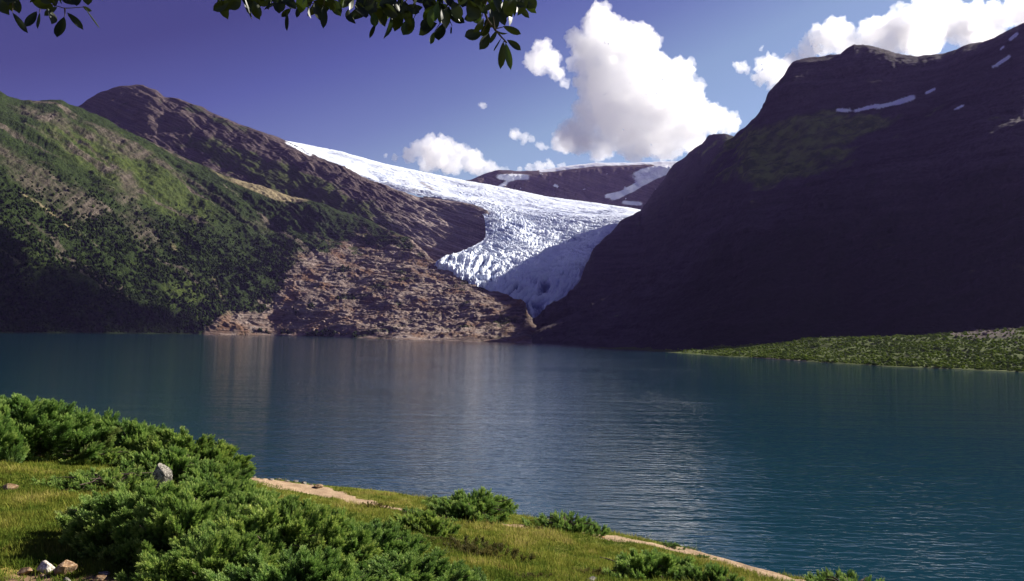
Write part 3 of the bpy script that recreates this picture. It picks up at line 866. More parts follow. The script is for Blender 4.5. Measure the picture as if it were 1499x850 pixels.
def bush_mesh(rx, ry, h, nplume, nspr, seed, plen=.6, ssize=1.0):
    """spreading juniper: arching plumes, each set with feathery shoots; returns foliage mesh data"""
    r = np.random.default_rng(seed)
    PO, DI, SC, TN = [], [], [], []
    for c in range(nplume):
        a = r.uniform(0, 2 * PI); q = math.sqrt(r.uniform(0, 1))
        wob = 1 + .20 * math.sin(3 * a + seed) + .13 * math.sin(5 * a + 2 * seed) + r.uniform(-.1, .1)
        top = h * (1 - q ** 2.4) ** .55 * r.uniform(.70, 1.1) if r.uniform() > .07 else h * r.uniform(.25, .7)
        el = R(r.uniform(18, 50) + 30 * (1 - q)); az = a + r.normal(0, .5)
        out = np.array([math.cos(az) * math.cos(el), math.sin(az) * math.cos(el), math.sin(el)])
        L = plen * r.uniform(.65, 1.3)
        end = np.array([math.cos(a) * q * rx * wob, math.sin(a) * q * ry * wob, max(.10, top)])
        tn = r.uniform(-.6, .6)
        m = int(nspr * r.uniform(.7, 1.2))
        f = r.uniform(0, 1, m) ** .7                                   # more shoots towards the tip
        ax = end - out * L * (1 - f)[:, None] + np.array([0, 0, -.16]) * (L * (1 - f) ** 2)[:, None]
        sd = r.normal(size=(m, 3)); sd -= (sd @ out)[:, None] * out; sd /= np.linalg.norm(sd, axis=1)[:, None]
        sd[:, 2] = np.where(sd[:, 2] < 0, sd[:, 2] * .45, sd[:, 2])
        spread = (.85 * (1 - f) + .25)[:, None]
        d = out + sd * spread; d[:, 2] += .05; d /= np.linalg.norm(d, axis=1)[:, None]
        PO.append(ax); DI.append(d); SC.append((.62 + .5 * (1 - f)) * r.uniform(.8, 1.2, m) * ssize); TN.append(tn + r.uniform(-.3, .3, m) + .5 * (f - .6))
    PO = np.concatenate(PO); D = np.concatenate(DI); SCL = np.concatenate(SC); TNS = np.concatenate(TN)
    fa, fb = frame_to(D); V, T, TO = [], [], []
    for i in range(len(PO)):
        sp, tf = SPRAYS[r.integers(8)]; rot = r.uniform(0, 6.28)
        c, s_ = math.cos(rot), math.sin(rot)
        M = np.stack([fa[i] * c + fb[i] * s_, -fa[i] * s_ + fb[i] * c, D[i]])
        V.append((sp.reshape(-1, 3) * SCL[i]) @ M + PO[i]); T.append(np.repeat(tf, 4)); TO.append(np.full(len(tf) * 4, TNS[i]))
    V = np.concatenate(V)
    k = np.percentile(np.abs(V), 98.5, axis=0); V = V * [rx / k[0], ry / k[1], h / np.percentile(V[:, 2], 98.5)]
    V[:, 2] = np.maximum(V[:, 2], .01)
    return V, np.arange(len(V)).reshape(-1, 4), np.concatenate(T), np.concatenate(TO)


def tube(pts, rad, ns=6):
    pts = np.array(pts, float); n = len(pts)
    tg = np.gradient(pts, axis=0); tg /= np.linalg.norm(tg, axis=1)[:, None]
    a, b = frame_to(tg)
    an = np.linspace(0, 2 * PI, ns, endpoint=False)
    ring = pts[:, None] + np.array(rad)[:, None, None] * (np.cos(an)[None, :, None] * a[:, None] + np.sin(an)[None, :, None] * b[:, None])
    V = ring.reshape(-1, 3); i = np.arange(n * ns).reshape(n, ns); j = np.roll(i, -1, 1)
    F = np.stack([i[:-1], j[:-1], j[1:], i[1:]], -1).reshape(-1, 4)
    return V, F


def join(parts):
    V = []; F = []; o = 0
    for v, f in parts: V.append(v); F.append(f + o); o += len(v)
    return np.concatenate(V), np.concatenate(F)


def stems_mesh(rx, ry, h, seed, n=16):
    r = np.random.default_rng(seed + 99); ps = []
    for k in range(n):
        a = r.uniform(0, 6.28); q = r.uniform(.35, .95); e = np.array([math.cos(a) * rx * q, math.sin(a) * ry * q, h * r.uniform(.35, .8)])
        u = np.linspace(0, 1, 7)[:, None]
        pts = e * u + np.array([0, 0, 1]) * (.12 * np.sin(u * PI)) + r.normal(0, .02, (7, 3)) * u
        ps.append(tube(pts, np.linspace(.022, .005, 7)))
    return join(ps)


def mat_juniper(name, dark, mid, tip):
    m = NT(name); o = m.obj(); n = m.noise(o, 3.0, 3, .6)
    info = m.n('ShaderNodeObjectInfo')
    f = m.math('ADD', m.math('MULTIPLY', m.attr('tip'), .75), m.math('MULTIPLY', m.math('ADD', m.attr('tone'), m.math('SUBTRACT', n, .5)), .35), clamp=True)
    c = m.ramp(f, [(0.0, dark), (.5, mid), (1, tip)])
    rnd = m.ramp(info.outputs['Random'], [(0, (.78, .84, .8)), (.5, (1, 1, 1)), (1, (1.22, 1.08, 1.0))])
    c = m.mix(1.0, c, rnd, 'MULTIPLY')
    c = m.mix(m.ramp(m.noise(o, 1.1, 4, .65), [(.60, 0), (.72, .55)]), c, (.16, .12, .05))      # browned dead sprays
    b = m.n('ShaderNodeBsdfPrincipled'); m.set(b.inputs['Base Color'], c); b.inputs['Roughness'].default_value = .6
    b.inputs['Specular IOR Level'].default_value = .25
    tr = m.n('ShaderNodeBsdfTranslucent'); m.set(tr.inputs[0], c)
    mx = m.n('ShaderNodeMixShader'); mx.inputs[0].default_value = .3
    m.set(mx.inputs[1], b.outputs[0]); m.set(mx.inputs[2], tr.outputs[0]); m.surf(mx.outputs[0])
    return m.m


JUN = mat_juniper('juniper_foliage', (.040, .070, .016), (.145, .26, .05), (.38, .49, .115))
HEA = mat_juniper('heath_foliage', (.05, .042, .015), (.12, .11, .03), (.22, .19, .055))
bk = NT('stem_bark'); bk.bsdf(bk.mix(bk.noise(bk.obj(), 20, 4), (.05, .035, .025), (.13, .1, .08)), .9, .1); BARK = bk.m

PROTO = {}
for key, (rx, ry, h, nc_, ns_, sd, pl_, ssz, mt) in dict(
        big0=(1.45, 1.15, .95, 140, 46, 1, .52, 1.0, JUN), big1=(1.45, 1.15, .85, 140, 46, 2, .52, 1.0, JUN), big2=(1.5, 1.2, .9, 145, 46, 3, .52, 1.0, JUN),
        mid0=(.95, .75, .5, 80, 38, 4, .45, .8, JUN), mid1=(.95, .8, .5, 80, 38, 5, .45, .8, JUN),
        low0=(1.2, .8, .28, 85, 34, 6, .45, .7, JUN), sml0=(.55, .5, .32, 40, 32, 7, .3, .55, JUN),
        heath0=(.9, .6, .10, 60, 18, 8, .14, .4, HEA)).items():
    V, F, T, TN = bush_mesh(rx, ry, h, nc_, ns_, sd, pl_, ssz)
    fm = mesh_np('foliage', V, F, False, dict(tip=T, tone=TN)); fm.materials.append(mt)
    sv, sf = stems_mesh(rx, ry, h, sd); sm = mesh_np('stems', sv, sf); sm.materials.append(BARK)
    PROTO[key] = (fm, sm, rx, h)


def bush(px, py, wpx, hpx, key, label, group='juniper bushes on the hillside', name='juniper_bush', cat='bush', rz=None, sink=.05):
    p = on_ground(px, py)
    if p is None: return None
    fm, sm, rx, h = PROTO[key]
    w = wpx * p.y / F_PX; hh = hpx * p.y / F_PX
    e = empty(name, (p.x, p.y, p.z - sink), random.uniform(-.5, .5) + (PI if random.random() < .5 else 0) if rz is None else rz)
    sx = w / (2 * rx) * 1.17; e.scale = (sx, sx, max(.5 * sx, min(1.6 * sx, hh / h * .98)))
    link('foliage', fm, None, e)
    if key != 'heath0': link('stem', sm, None, e)
    return props(e, label, cat, group)


G1 = 'juniper bushes massed on the left of the hill'
B = [
    (30, 664, 205, 78, 'big0', 'big dark juniper bush at the left edge above the dry grass', G1),
    (-110, 680, 200, 95, 'big1', 'juniper bush leaving the frame at the far left', G1),
    (30, 632, 150, 52, 'mid0', 'topmost juniper bush on the far left crest of the hill', G1),
    (118, 655, 120, 50, 'mid1', 'juniper bush on the crest right of the topmost left bush', G1),
    (190, 668, 140, 52, 'mid0', 'juniper bush on the crest behind the flat dark spreading bush', G1),
    (262, 690, 150, 56, 'big2', 'juniper bush on the crest behind the lichen covered rock', G1),
    (306, 712, 105, 34, 'mid1', 'juniper bush on the crest just left of where the path begins', G1),
    (128, 672, 140, 18, 'low0', 'low pale green juniper fringe between the dry grass and the crest bushes', G1),
    (158, 712, 150, 24, 'low0', 'flat dark juniper spreading over the dry grass left of the lichen rock', G1),
    (300, 754, 150, 50, 'big1', 'juniper bush right below the lichen covered rock', G1),
    (205, 796, 205, 84, 'big0', 'large round juniper bush with deep black shade above the white stone', G1),
    (268, 815, 190, 84, 'big2', 'juniper bush merging into the right side of the large shaded bush', G1),
    (385, 776, 165, 52, 'big2', 'juniper bush in the mass midway between lichen rock and meadow', G1),
    (470, 785, 105, 40, 'mid0', 'juniper bush at the right tip of the mass beside the mown green meadow', G1),
    (405, 828, 230, 86, 'big1', 'broad bright green juniper bush in the middle of the foreground mass', G1),
    (310, 872, 200, 84, 'big2', 'juniper bush at the bottom edge right of the orange stone', G1),
    (520, 838, 200, 66, 'big0', 'bright juniper bush at the right side of the mass below the meadow', G1),
    (430, 905, 260, 92, 'big0', 'juniper bush cut by the bottom edge in the middle of the mass', G1),
    (590, 872, 190, 54, 'big2', 'juniper bush at the bottom edge where the mass meets the brown heath', G1),
    (672, 872, 120, 34, 'mid1', 'last low juniper bush of the mass at the bottom edge towards the right', G1),
    (345, 790, 130, 62, 'mid0', 'juniper bush deep inside the mass right of the big shaded bush', G1),
    (222, 772, 140, 40, 'mid1', 'juniper bush between the lichen rock and the large shaded bush', G1),
    (338, 748, 110, 40, 'mid0', 'juniper bush in front of the path end on the slope of the mass', G1),
    (440, 800, 150, 52, 'mid1', 'juniper bush inside the mass below the right tip', G1),
    (330, 835, 160, 66, 'big1', 'juniper bush inside the mass right of the large shaded bush, low down', G1),
    (545, 800, 120, 36, 'mid0', 'low juniper bush at the right edge of the mass touching the meadow', G1),
    (235, 700, 120, 44, 'mid1', 'juniper bush directly behind the lichen covered rock', G1),
    (690, 757, 118, 36, 'mid0', 'lone dark spiky juniper on the brow against the blue water', None),
    (642, 740, 50, 14, 'sml0', 'small low juniper just left of the spiky bush on the brow', None),
    (612, 779, 92, 32, 'mid1', 'rounded dark juniper standing alone just below the path', None),
    (825, 777, 110, 24, 'low0', 'flat juniper on the brow above the middle of the path', None),
    (950, 852, 140, 46, 'mid0', 'dark green juniper at the bottom edge below the right part of the path', None),
    (1035, 858, 95, 34, 'mid1', 'smaller juniper right of the bush at the bottom edge below the path', None),
    (1245, 872, 150, 28, 'low0', 'low juniper right of the path in the bottom right corner of the hill', None),
    (600, 752, 40, 10, 'sml0', 'tiny juniper tuft beside the path left of the rounded dark bush', None),
    (980, 800, 34, 8, 'sml0', 'tiny juniper tuft on the brow behind the widest right part of the path', None),
    (1030, 817, 28, 7, 'sml0', 'tiny juniper tuft on the brow further down along the path', None),
]
for px, py, wpx, hpx, key, lab, grp in B:
    bush(px, py, wpx, hpx, key, lab, grp or 'single juniper bushes near the path')
for px, py, wpx, hpx, lab in [
        (705, 812, 135, 15, 'brown heath patch between the rounded bush and the bottom edge'),
        (640, 792, 60, 5, 'brown heath patch right under the rounded dark juniper'),
        (860, 842, 80, 7, 'brown heath patch left of the dark bush at the bottom edge'),
        (775, 846, 60, 6, 'brown heath patch at the bottom edge in the middle of the meadow'),
        (548, 742, 50, 6, 'brown heath tuft by the narrow part of the path above the meadow')]:
    bush(px, py, wpx, hpx, 'heath0', lab, 'brown heath patches in the meadow', 'heath_patch', 'heather', None, .02)

# ------------------------------------------------------------------ grass (stuff)
gr_ = np.random.default_rng(5)


def scatter_ground(n, xr, yr):
    x = gr_.uniform(-1, 1, n); y = gr_.uniform(0, 1, n) ** .8
    return x, y


cand = []
while len(cand) < 70000:
    px = gr_.uniform(-30, 1260); py = gr_.uniform(600, 880)
    if py < np.interp(px, [0, 370, 690, 880, 1000, 1180, 1320], [612, 698, 737, 776, 800, 849, 880]) - 1: continue
    if 260 < px < 600 and py > np.interp(px, [260, 500, 600], [760, 800, 850]): continue
    cand.append((px, py))
pts = []
for px, py in cand:
    h = on_ground(px, py)
    if h is not None and h.y < 40: pts.append(h)
pts = np.array([list(q) for q in pts])
keep = np.ones(len(pts), bool)
qx, qy = proj(pts)
keep &= gr_.uniform(size=len(pts)) > .9 * sstep(.2, .5, blob(qx, qy, 40, 848, 60, 14) + .8 * blob(qx, qy, 150, 848, 40, 9) + blob(qx, qy, 235, 838, 25, 10) + .6 * fbm(pts / .7, 3, .5, 307))
for i in range(0, len(pathline), 4):
    keep &= ~(np.hypot(pts[:, 0] - pathline[i, 0], pts[:, 1] - pathline[i, 1]) < ww[i] * .75)
pts = pts[keep]
ppx, ppy = proj(pts)
nb = 5
n = len(pts)
tn = fbm(pts / .8, 3, .5, 301) * .8 + fbm(pts / 3.2, 3, .5, 303) * .8
patch = fbm(pts / .35, 3, .5, 305)
V = np.zeros((n, nb, 3, 3)); TONE = np.zeros((n, nb, 3)); TIP = np.zeros((n, nb, 3)); TIP[:, :, 2] = 1
for b in range(nb):
    a = gr_.uniform(0, 6.28, n); ln = gr_.uniform(.03, .10, n) * np.clip(1 + .7 * tn + .8 * np.maximum(patch - .15, 0), .35, 2.4) * np.where(gr_.uniform(size=n) < .03, 2.0, 1.0); lean = gr_.uniform(.1, 1.1, n); w = gr_.uniform(.005, .010, n)
    off = pts + np.stack([gr_.normal(0, .04, n), gr_.normal(0, .04, n), np.full(n, -.01)], 1)
    sd = np.stack([np.cos(a), np.sin(a), 0 * a], 1) * w[:, None]
    tip = np.stack([-np.sin(a) * np.sin(lean), np.cos(a) * np.sin(lean), np.cos(lean)], 1) * ln[:, None]
    V[:, b, 0] = off - sd; V[:, b, 1] = off + sd; V[:, b, 2] = off + tip
    TONE[:, b, :] = (tn + gr_.uniform(-.4, .4, n) - .5 * np.maximum(patch - .1, 0))[:, None]
F = np.arange(n * nb * 3).reshape(-1, 3)
gm = NT('grass_blades')
gc = gm.ramp(gm.math('ADD', gm.math('MULTIPLY', gm.attr('tone'), .6), .5), [(0, (.05, .095, .014)), (.45, (.14, .18, .028)), (.8, (.25, .25, .045)), (1, (.40, .34, .11))])
gb = gm.n('ShaderNodeBsdfDiffuse'); gm.set(gb.inputs[0], gc); gt = gm.n('ShaderNodeBsdfTranslucent'); gm.set(gt.inputs[0], gc)
gx_ = gm.n('ShaderNodeMixShader'); gx_.inputs[0].default_value = .35; gm.set(gx_.inputs[1], gb.outputs[0]); gm.set(gx_.inputs[2], gt.outputs[0]); gm.surf(gx_.outputs[0])
props(link('grass', mesh_np('grass', V.reshape(-1, 3), F, False, dict(tone=TONE.ravel(), tip=TIP.ravel())), gm.m), 'short yellow green grass on the hillside', 'grass', None, 'stuff')


# ------------------------------------------------------------------ rocks
def mat_rock(name, a, b, c, sc=6):
    m = NT(name); o = m.obj(); n = m.noise(o, sc, 6, .65); n2 = m.noise(o, sc * 4, 4, .6)
    col = m.mix(m.ramp(n, [(.42, 0), (.58, 1)]), a, b); col = m.mix(m.ramp(n2, [(.52, 0), (.62, 1)]), col, c)
    m.bsdf(col, .9, .15, m.bump(n2, .5, .03)); return m.m


LICH = mat_rock('lichen_rock', (.07, .065, .055), (.22, .20, .17), (.36, .33, .28), 9)
BROWN = mat_rock('brown_rock', (.15, .09, .05), (.30, .19, .10), (.36, .27, .18), 7)
WHITE = mat_rock('white_quartz', (.30, .25, .21), (.62, .57, .5), (.75, .7, .65), 9)
ORNG = mat_rock('orange_rock', (.30, .13, .05), (.45, .22, .08), (.5, .3, .14), 8)


def rock(px, py, wpx, hpx, mat, label, seed, ydepth=.8, name='rock', cat='rock', tilt=0, group=None):
    p = on_ground(px, py)
    bm = bmesh.new(); bmesh.ops.create_icosphere(bm, subdivisions=5, radius=1)
    v = np.array([list(q.co) for q in bm.verts]); f = np.array([[q.index for q in fc.verts] for fc in bm.faces]); bm.free()
    r = np.random.default_rng(seed)
    for _ in range(20):                           # cleave flat faces off the boulder
        nrm = r.normal(size=3); nrm /= np.linalg.norm(nrm); dd = r.uniform(.42, .8)
        e = v @ nrm - dd; v = v - np.maximum(e, 0)[:, None] * nrm * .94
    v = v * (1 + .07 * fbm(v * 2 + seed, 5, .6, seed))[:, None]
    v = v / np.abs(v).max(0)
    w = wpx * p.y / F_PX / 2; h = hpx * p.y / F_PX / 2 * 1.15
    v = v * [w, w * ydepth, h]
    o = link(name, mesh_np(name, v, f, True), mat)
    o.location = (p.x, p.y, p.z + h * .45); o.rotation_euler = (0, tilt, 0)
    return props(o, label, cat, group)


rock(232, 716, 36, 44, LICH, 'grey lichen covered boulder standing among the juniper bushes', 3, .8, tilt=.35)
rock(66, 838, 24, 18, WHITE, 'white quartz stone in dry grass below the big shaded bush', 5, .8, 'stone', 'stone', .2)
rock(90, 841, 38, 22, BROWN, 'brown angular rock leaning against the white quartz stone', 7, .8, tilt=-.2)
rock(235, 842, 20, 15, ORNG, 'orange stone at the foot of the juniper mass', 9, .9, 'stone', 'stone')
rock(13, 716, 26, 10, BROWN, 'flat brown stone at the left edge in the dry grass', 11, .8, 'stone', 'stone')
rock(98, 852, 12, 9, LICH, 'small pale round stone below the white quartz stone', 13, .9, 'stone', 'stone')
rock(62, 845, 16, 8, BROWN, 'small brown stone directly below the white quartz stone', 15, .9, 'stone', 'stone')
rock(152, 842, 16, 6, LICH, 'small grey stone at the edge of the black bush shade', 17, .9, 'stone', 'stone')
rock(145, 850, 20, 10, BROWN, 'brown stone at the bottom edge under the shaded bush', 19, .9, 'stone', 'stone')
rock(36, 840, 26, 12, BROWN, 'low brown rock left of the white quartz stone', 20, .9)
rock(112, 712, 10, 4, LICH, 'small pale stone in the flat dark juniper', 21, .9, 'stone', 'stone')
rock(468, 713, 18, 6, BROWN, 'flat dark stone on the upper edge of the wide path', 23, .9, 'stone', 'stone')
rock(660, 757, 14, 5, BROWN, 'small brown stone on the path below the spiky juniper', 25, .9, 'stone', 'stone')
rock(632, 750, 9, 4, LICH, 'small pale stone by the path left of the spiky juniper', 27, .9, 'stone', 'stone')
rock(881, 787, 8, 5, ORNG, 'small reddish stone on the path right of the flat juniper', 29, .9, 'stone', 'stone')
rock(1026, 814, 12, 4, BROWN, 'flat brown stone on the right part of the path', 31, .9, 'stone', 'stone')
rock(864, 851, 20, 8, LICH, 'pale grey stone at the bottom edge left of the dark bush', 33, .9, 'stone', 'stone')
rk = [rock(x, y, w_, h_, LICH, 'pale stones edging the upper end of the path by the water', 40 + i, .9, 'stone', 'stone', 0, 'pale stones edging the path end') for i, (x, y, w_, h_) in enumerate(
    [(372, 700, 9, 4), (384, 702, 8, 3), (396, 701, 10, 4), (408, 703, 9, 4), (420, 705, 10, 3), (432, 706, 9, 4), (445, 708, 10, 4), (456, 710, 8, 3)])]

# ------------------------------------------------------------------ overhanging tree
def leaf_mesh(L, W, bend, fold, seed):
    r = np.random.default_rng(seed); n = 7; V = []
    for i in range(n):
        f = i / (n - 1); wv = W / 2 * (math.sin(PI * f ** 1.25) ** .62) * (1 if 0 < i < n - 1 else .06)
        y = bend * L * f * f
        for s_ in (-1, -.5, 0, .5, 1):
            V.append((s_ * wv, y + abs(s_) * wv * fold + r.normal(0, .0006), f * L))
    F = []
    for i in range(n - 1):
        for j in range(4):
            a = i * 5 + j; F.append((a, a + 1, a + 6, a + 5))
    return np.array(V), np.array(F)


LV = [leaf_mesh(1, .52, .16 * (k - 2.5), .25 + .1 * (k % 3), k) for k in range(6)]
DEP = 2.7
LEAVES = [  # base x,y, tip x,y, width (photo pixels)
    (16, -6, 0, 16, 15), (24, -5, 28, 18, 9), (18, 18, 44, 50, 9), (54, 16, 40, 42, 12), (58, 18, 61, 43, 8), (44, -4, 70, 10, 17), (84, 10, 66, 24, 12), (70, 12, 78, 34, 18),
    (94, 24, 89, 58, 15), (98, 18, 122, 41, 10), (90, -4, 118, 14, 18), (124, 10, 141, 44, 11), (121, 9, 134, 16, 6), (30, -6, 10, 4, 12), (60, -8, 50, 8, 14),
    (342, -8, 327, 18, 14), (357, -8, 361, 30, 10), (380, -6, 371, 21, 7), (410, 2, 388, 16, 15), (410, -6, 434, 12, 15), (426, 12, 414, 24, 8), (420, 16, 421, 46, 7), (438, 8, 434, 26, 7), (452, 4, 454, 27, 9), (460, 4, 468, 31, 12), (474, 8, 474, 39, 11), (476, -6, 486, 12, 11), (396, -6, 402, 14, 12), (440, -8, 452, 8, 14),
    (508, -6, 501, 10, 5), (545, 16, 509, 22, 18), (538, -6, 560, 10, 17), (546, 18, 551, 42, 12), (550, 34, 541, 54, 6), (572, 24, 570, 61, 14), (586, 14, 580, 40, 16), (606, 26, 589, 54, 18), (612, 8, 598, 24, 14), (640, 34, 611, 42, 20), (624, 0, 642, 22, 17), (648, 34, 646, 62, 18), (636, 46, 628, 64, 8), (656, 20, 682, 38, 13), (660, 38, 665, 50, 6), (560, 6, 580, 22, 16), (592, -6, 586, 14, 16), (570, -8, 556, 6, 14), (604, -4, 622, 12, 16), (636, 8, 622, 30, 16), (646, -4, 660, 14, 15), (652, 14, 640, 30, 13), (664, 10, 676, 27, 12), (560, 12, 548, 28, 14), (526, -6, 540, 12, 10), (598, 28, 600, 44, 12), (630, 24, 618, 44, 14),
    (706, 22, 679, 26, 13), (706, 48, 679, 56, 17), (716, 48, 703, 72, 15), (708, 26, 700, 47, 12), (727, 44, 722, 66, 12), (734, 55, 726, 77, 8), (737, 60, 733, 100, 11), (740, 62, 748, 100, 10), (736, 38, 760, 50, 10), (742, 58, 763, 73, 10), (728, 44, 738, 54, 10), (718, 6, 730, 38, 17), (738, -2, 748, 24, 15), (756, 4, 776, 27, 9), (764, -6, 782, 20, 12), (714, -6, 698, 15, 9), (722, 24, 712, 40, 14), (728, 14, 740, 34, 13), (748, -4, 762, 8, 12), (716, 34, 708, 50, 12), (700, -8, 690, 6, 10)]
TWIGS = [
    [(-60, -40), (20, -12), (60, 2), (95, 12), (124, 10)], [(60, 2), (58, 18)], [(95, 12), (95, 24)], [(20, -12), (18, 18)], [(60, 2), (82, 8)],
    [(-60, -40), (160, -40), (330, -22), (420, -10), (475, -6), (545, -8), (600, -10), (660, -8), (715, -10), (765, -8)],
    [(420, -10), (418, 4), (426, 12), (440, 8), (462, 4)], [(475, -6), (474, 8)], [(545, -8), (548, 10), (550, 34)], [(548, 10), (572, 24)], [(600, -10), (588, 14)], [(600, -10), (612, 14), (606, 26)], [(660, -8), (652, 16), (644, 34), (636, 46)], [(652, 16), (662, 38)],
    [(715, -10), (708, 12), (714, 30), (724, 42), (734, 54), (742, 62)], [(714, 30), (706, 48)], [(724, 42), (738, 39)], [(724, 42), (722, 24)], [(708, 12), (706, 24)], [(715, -10), (720, 6)], [(765, -8), (758, 4)], [(742, 62), (737, 60)]]
rl = np.random.default_rng(77)
for cx0, cx1, y0, y1, n_ in ((-40, 130, -60, -8, 50), (320, 490, -55, 2, 80), (505, 690, -60, 14, 150), (692, 775, -55, 8, 60), (130, 320, -70, -30, 30)):
    for _ in range(n_):
        x = rl.uniform(cx0, cx1); y = rl.uniform(y0, y1); a = rl.uniform(.2, 2.9); l_ = rl.uniform(22, 34)
        LEAVES.append((x, y, x + math.cos(a) * l_, min(y + math.sin(a) * l_, y1 + 22), rl.uniform(11, 19)))
lv, lfc = [], []; off = 0; lt = []
for i, (bx, by, tx_, ty_, w_) in enumerate(LEAVES):
    Yd = DEP + (rl.uniform(-.12, .12) if i < 83 else rl.uniform(-.25, .3))
    b_ = P(bx, by, Yd); t_ = P(tx_, ty_, Yd + rl.uniform(-.015, .015))
    d = t_ - b_; L_ = np.linalg.norm(d); d /= L_
    W_ = w_ * 1.05 * Yd / F_PX
    v_, f_ = LV[rl.integers(6)]
    nrm = np.array([0, -1, 0]) + rl.normal(0, .75, 3); sd = np.cross(d, nrm); sd /= np.linalg.norm(sd); nn = np.cross(sd, d)
    vv = b_ + (v_[:, :1] * (W_ / .52)) * sd + (v_[:, 1:2] * W_ / .52 * 1.0) * nn + (v_[:, 2:3] * L_) * d
    lv.append(vv); lfc.append(f_ + off); off += len(vv); lt.append(np.full(len(vv), rl.uniform(0, 1)))
tw = []
for q in TWIGS:
    pp = np.array([P(x, y, DEP + .03 * math.sin(x * .05)) for x, y in q])
    m_ = len(pp) * 4; u = np.linspace(0, len(pp) - 1, m_); pp = np.stack([np.interp(u, np.arange(len(pp)), pp[:, k]) for k in range(3)], 1)
    r0 = .0055 if len(q) > 5 else .0028
    tw.append(tube(pp, np.linspace(r0, r0 * .4, m_)))
lm = NT('tree_leaf'); lc = lm.ramp(lm.attr('tone'), [(0, (.012, .018, .004)), (.75, (.026, .036, .008)), (1, (.07, .12, .02))])
lb = lm.n('ShaderNodeBsdfPrincipled'); lm.set(lb.inputs['Base Color'], lc); lb.inputs['Roughness'].default_value = .45; lb.inputs['Specular IOR Level'].default_value = .35
ltr = lm.n('ShaderNodeBsdfTranslucent'); lm.set(ltr.inputs[0], lc); lx = lm.n('ShaderNodeMixShader'); lx.inputs[0].default_value = .18
lm.set(lx.inputs[1], lb.outputs[0]); lm.set(lx.inputs[2], ltr.outputs[0]); lm.surf(lx.outputs[0])
TREE = empty('broadleaf_tree', (-2.6, -1.0, drop(-2.6, -1.0) or 17.2))
props(TREE, 'leafy tree whose dark twigs hang into the top of the view', 'tree')
ti = np.linalg.inv(np.array(Matrix.Translation(TREE.location)))


def local(v): return v - np.array(TREE.location)


link('foliage', mesh_np('foliage', local(np.concatenate(lv)), np.concatenate(lfc), True, dict(tone=np.concatenate(lt))), lm.m, TREE)
tv, tf = join(tw); link('twig', mesh_np('twig', local(tv), tf), BARK, TREE)
top = P(-60, -40, DEP)
base = np.array(TREE.location)
u = np.linspace(0, 1, 14)[:, None]
trunk = base * (1 - u) + (base + [.35, .5, 4.6]) * u + np.stack([.06 * np.sin(u[:, 0] * 6), .05 * np.cos(u[:, 0] * 5), 0 * u[:, 0]], 1)
trunk[0, 2] -= .2
tv, tf = tube(trunk, np.linspace(.15, .07, 14), 12); link('trunk', mesh_np('trunk', local(tv), tf), BARK, TREE)
s0 = trunk[9]
limb = np.stack([s0 + (top - s0) * f + np.array([0, 0, .55]) * math.sin(PI * f) for f in np.linspace(0, 1, 14)])
tv, tf = tube(limb, np.linspace(.06, .007, 14), 8); link('limb', mesh_np('limb', local(tv), tf), BARK, TREE)
# ------------------------------------------------------------------ clouds
def mat_cloud(name, dens):
    m = NT(name)
    v = m.n('ShaderNodeVolumePrincipled')
    v.inputs['Color'].default_value = (1, 1, 1, 1); v.inputs['Density'].default_value = dens
    v.inputs['Anisotropy'].default_value = .45
    m.t.links.new(v.outputs[0], m.out.inputs[1]); return m.m


CLOUD = mat_cloud('cloud_vapour', .0042)
CLOUD_DENSE = mat_cloud('cloud_vapour_dense', .02)


def cloud(balls, Y, label, seed, vox=1.7, amp=1.0, dens=None, yd=1.0):
    """balls: (px,py,radius px) on the photo, scattered in depth round Y"""
    r = np.random.default_rng(seed)
    bm = bmesh.new(); u = Y / F_PX
    for bx, by, br in balls:
        dy = r.uniform(-1, 1) * br * u * 1.2 * yd
        c = P(bx, by, Y + dy); rad = br * u * 1.04
        bmesh.ops.create_icosphere(bm, subdivisions=2, radius=rad, matrix=Matrix.Translation(Vector(c)))
        for k in range(int(10 + br * .5)):
            d = r.normal(size=3); d[2] = abs(d[2]) * .8 if r.uniform() < .7 else d[2]; d /= np.linalg.norm(d); rr = rad * r.uniform(.2, .45)
            bmesh.ops.create_icosphere(bm, subdivisions=2, radius=rr, matrix=Matrix.Translation(Vector(c + d * rad * .88)))
    me = bpy.data.meshes.new('cloud'); bm.to_mesh(me); bm.free()
    o = bpy.data.objects.new('cloud', me); COL.objects.link(o)
    md = o.modifiers.new('r', 'REMESH'); md.mode = 'VOXEL'; md.voxel_size = vox * u
    dg = bpy.context.evaluated_depsgraph_get(); ev = o.evaluated_get(dg)
    m2 = bpy.data.meshes.new_from_object(ev); o.modifiers.clear(); o.data = m2
    n = len(m2.vertices); co_ = np.empty(n * 3, np.float32); m2.vertices.foreach_get('co', co_); co_ = co_.reshape(-1, 3).astype(float)
    no = np.empty(n * 3, np.float32); m2.vertex_normals.foreach_get('vector', no); no = no.reshape(-1, 3)
    L = u * 22 * amp
    bil = 1 - 2 * np.abs(pnoise(co_ / L, seed)); bil2 = 1 - 2 * np.abs(pnoise(co_ / L * 2.3, seed + 1)); fine = fbm(co_ / L * 3, 5, .68, seed + 2)
    d = ((bil - .6) * 6.0 + (bil2 - .6) * 4.2 + fine * 4.5) * u * amp
    co_ = co_ + no * d[:, None]
    ctr = co_.mean(0)
    m2.vertices.foreach_set('co', (co_ - ctr).astype(np.float32).ravel()); m2.update()
    m2.polygons.foreach_set('use_smooth', np.ones(len(m2.polygons), bool))
    o.location = ctr
    m2.materials.clear(); m2.materials.append(CLOUD)
    return props(o, label, 'cloud', 'white clouds in the sky')


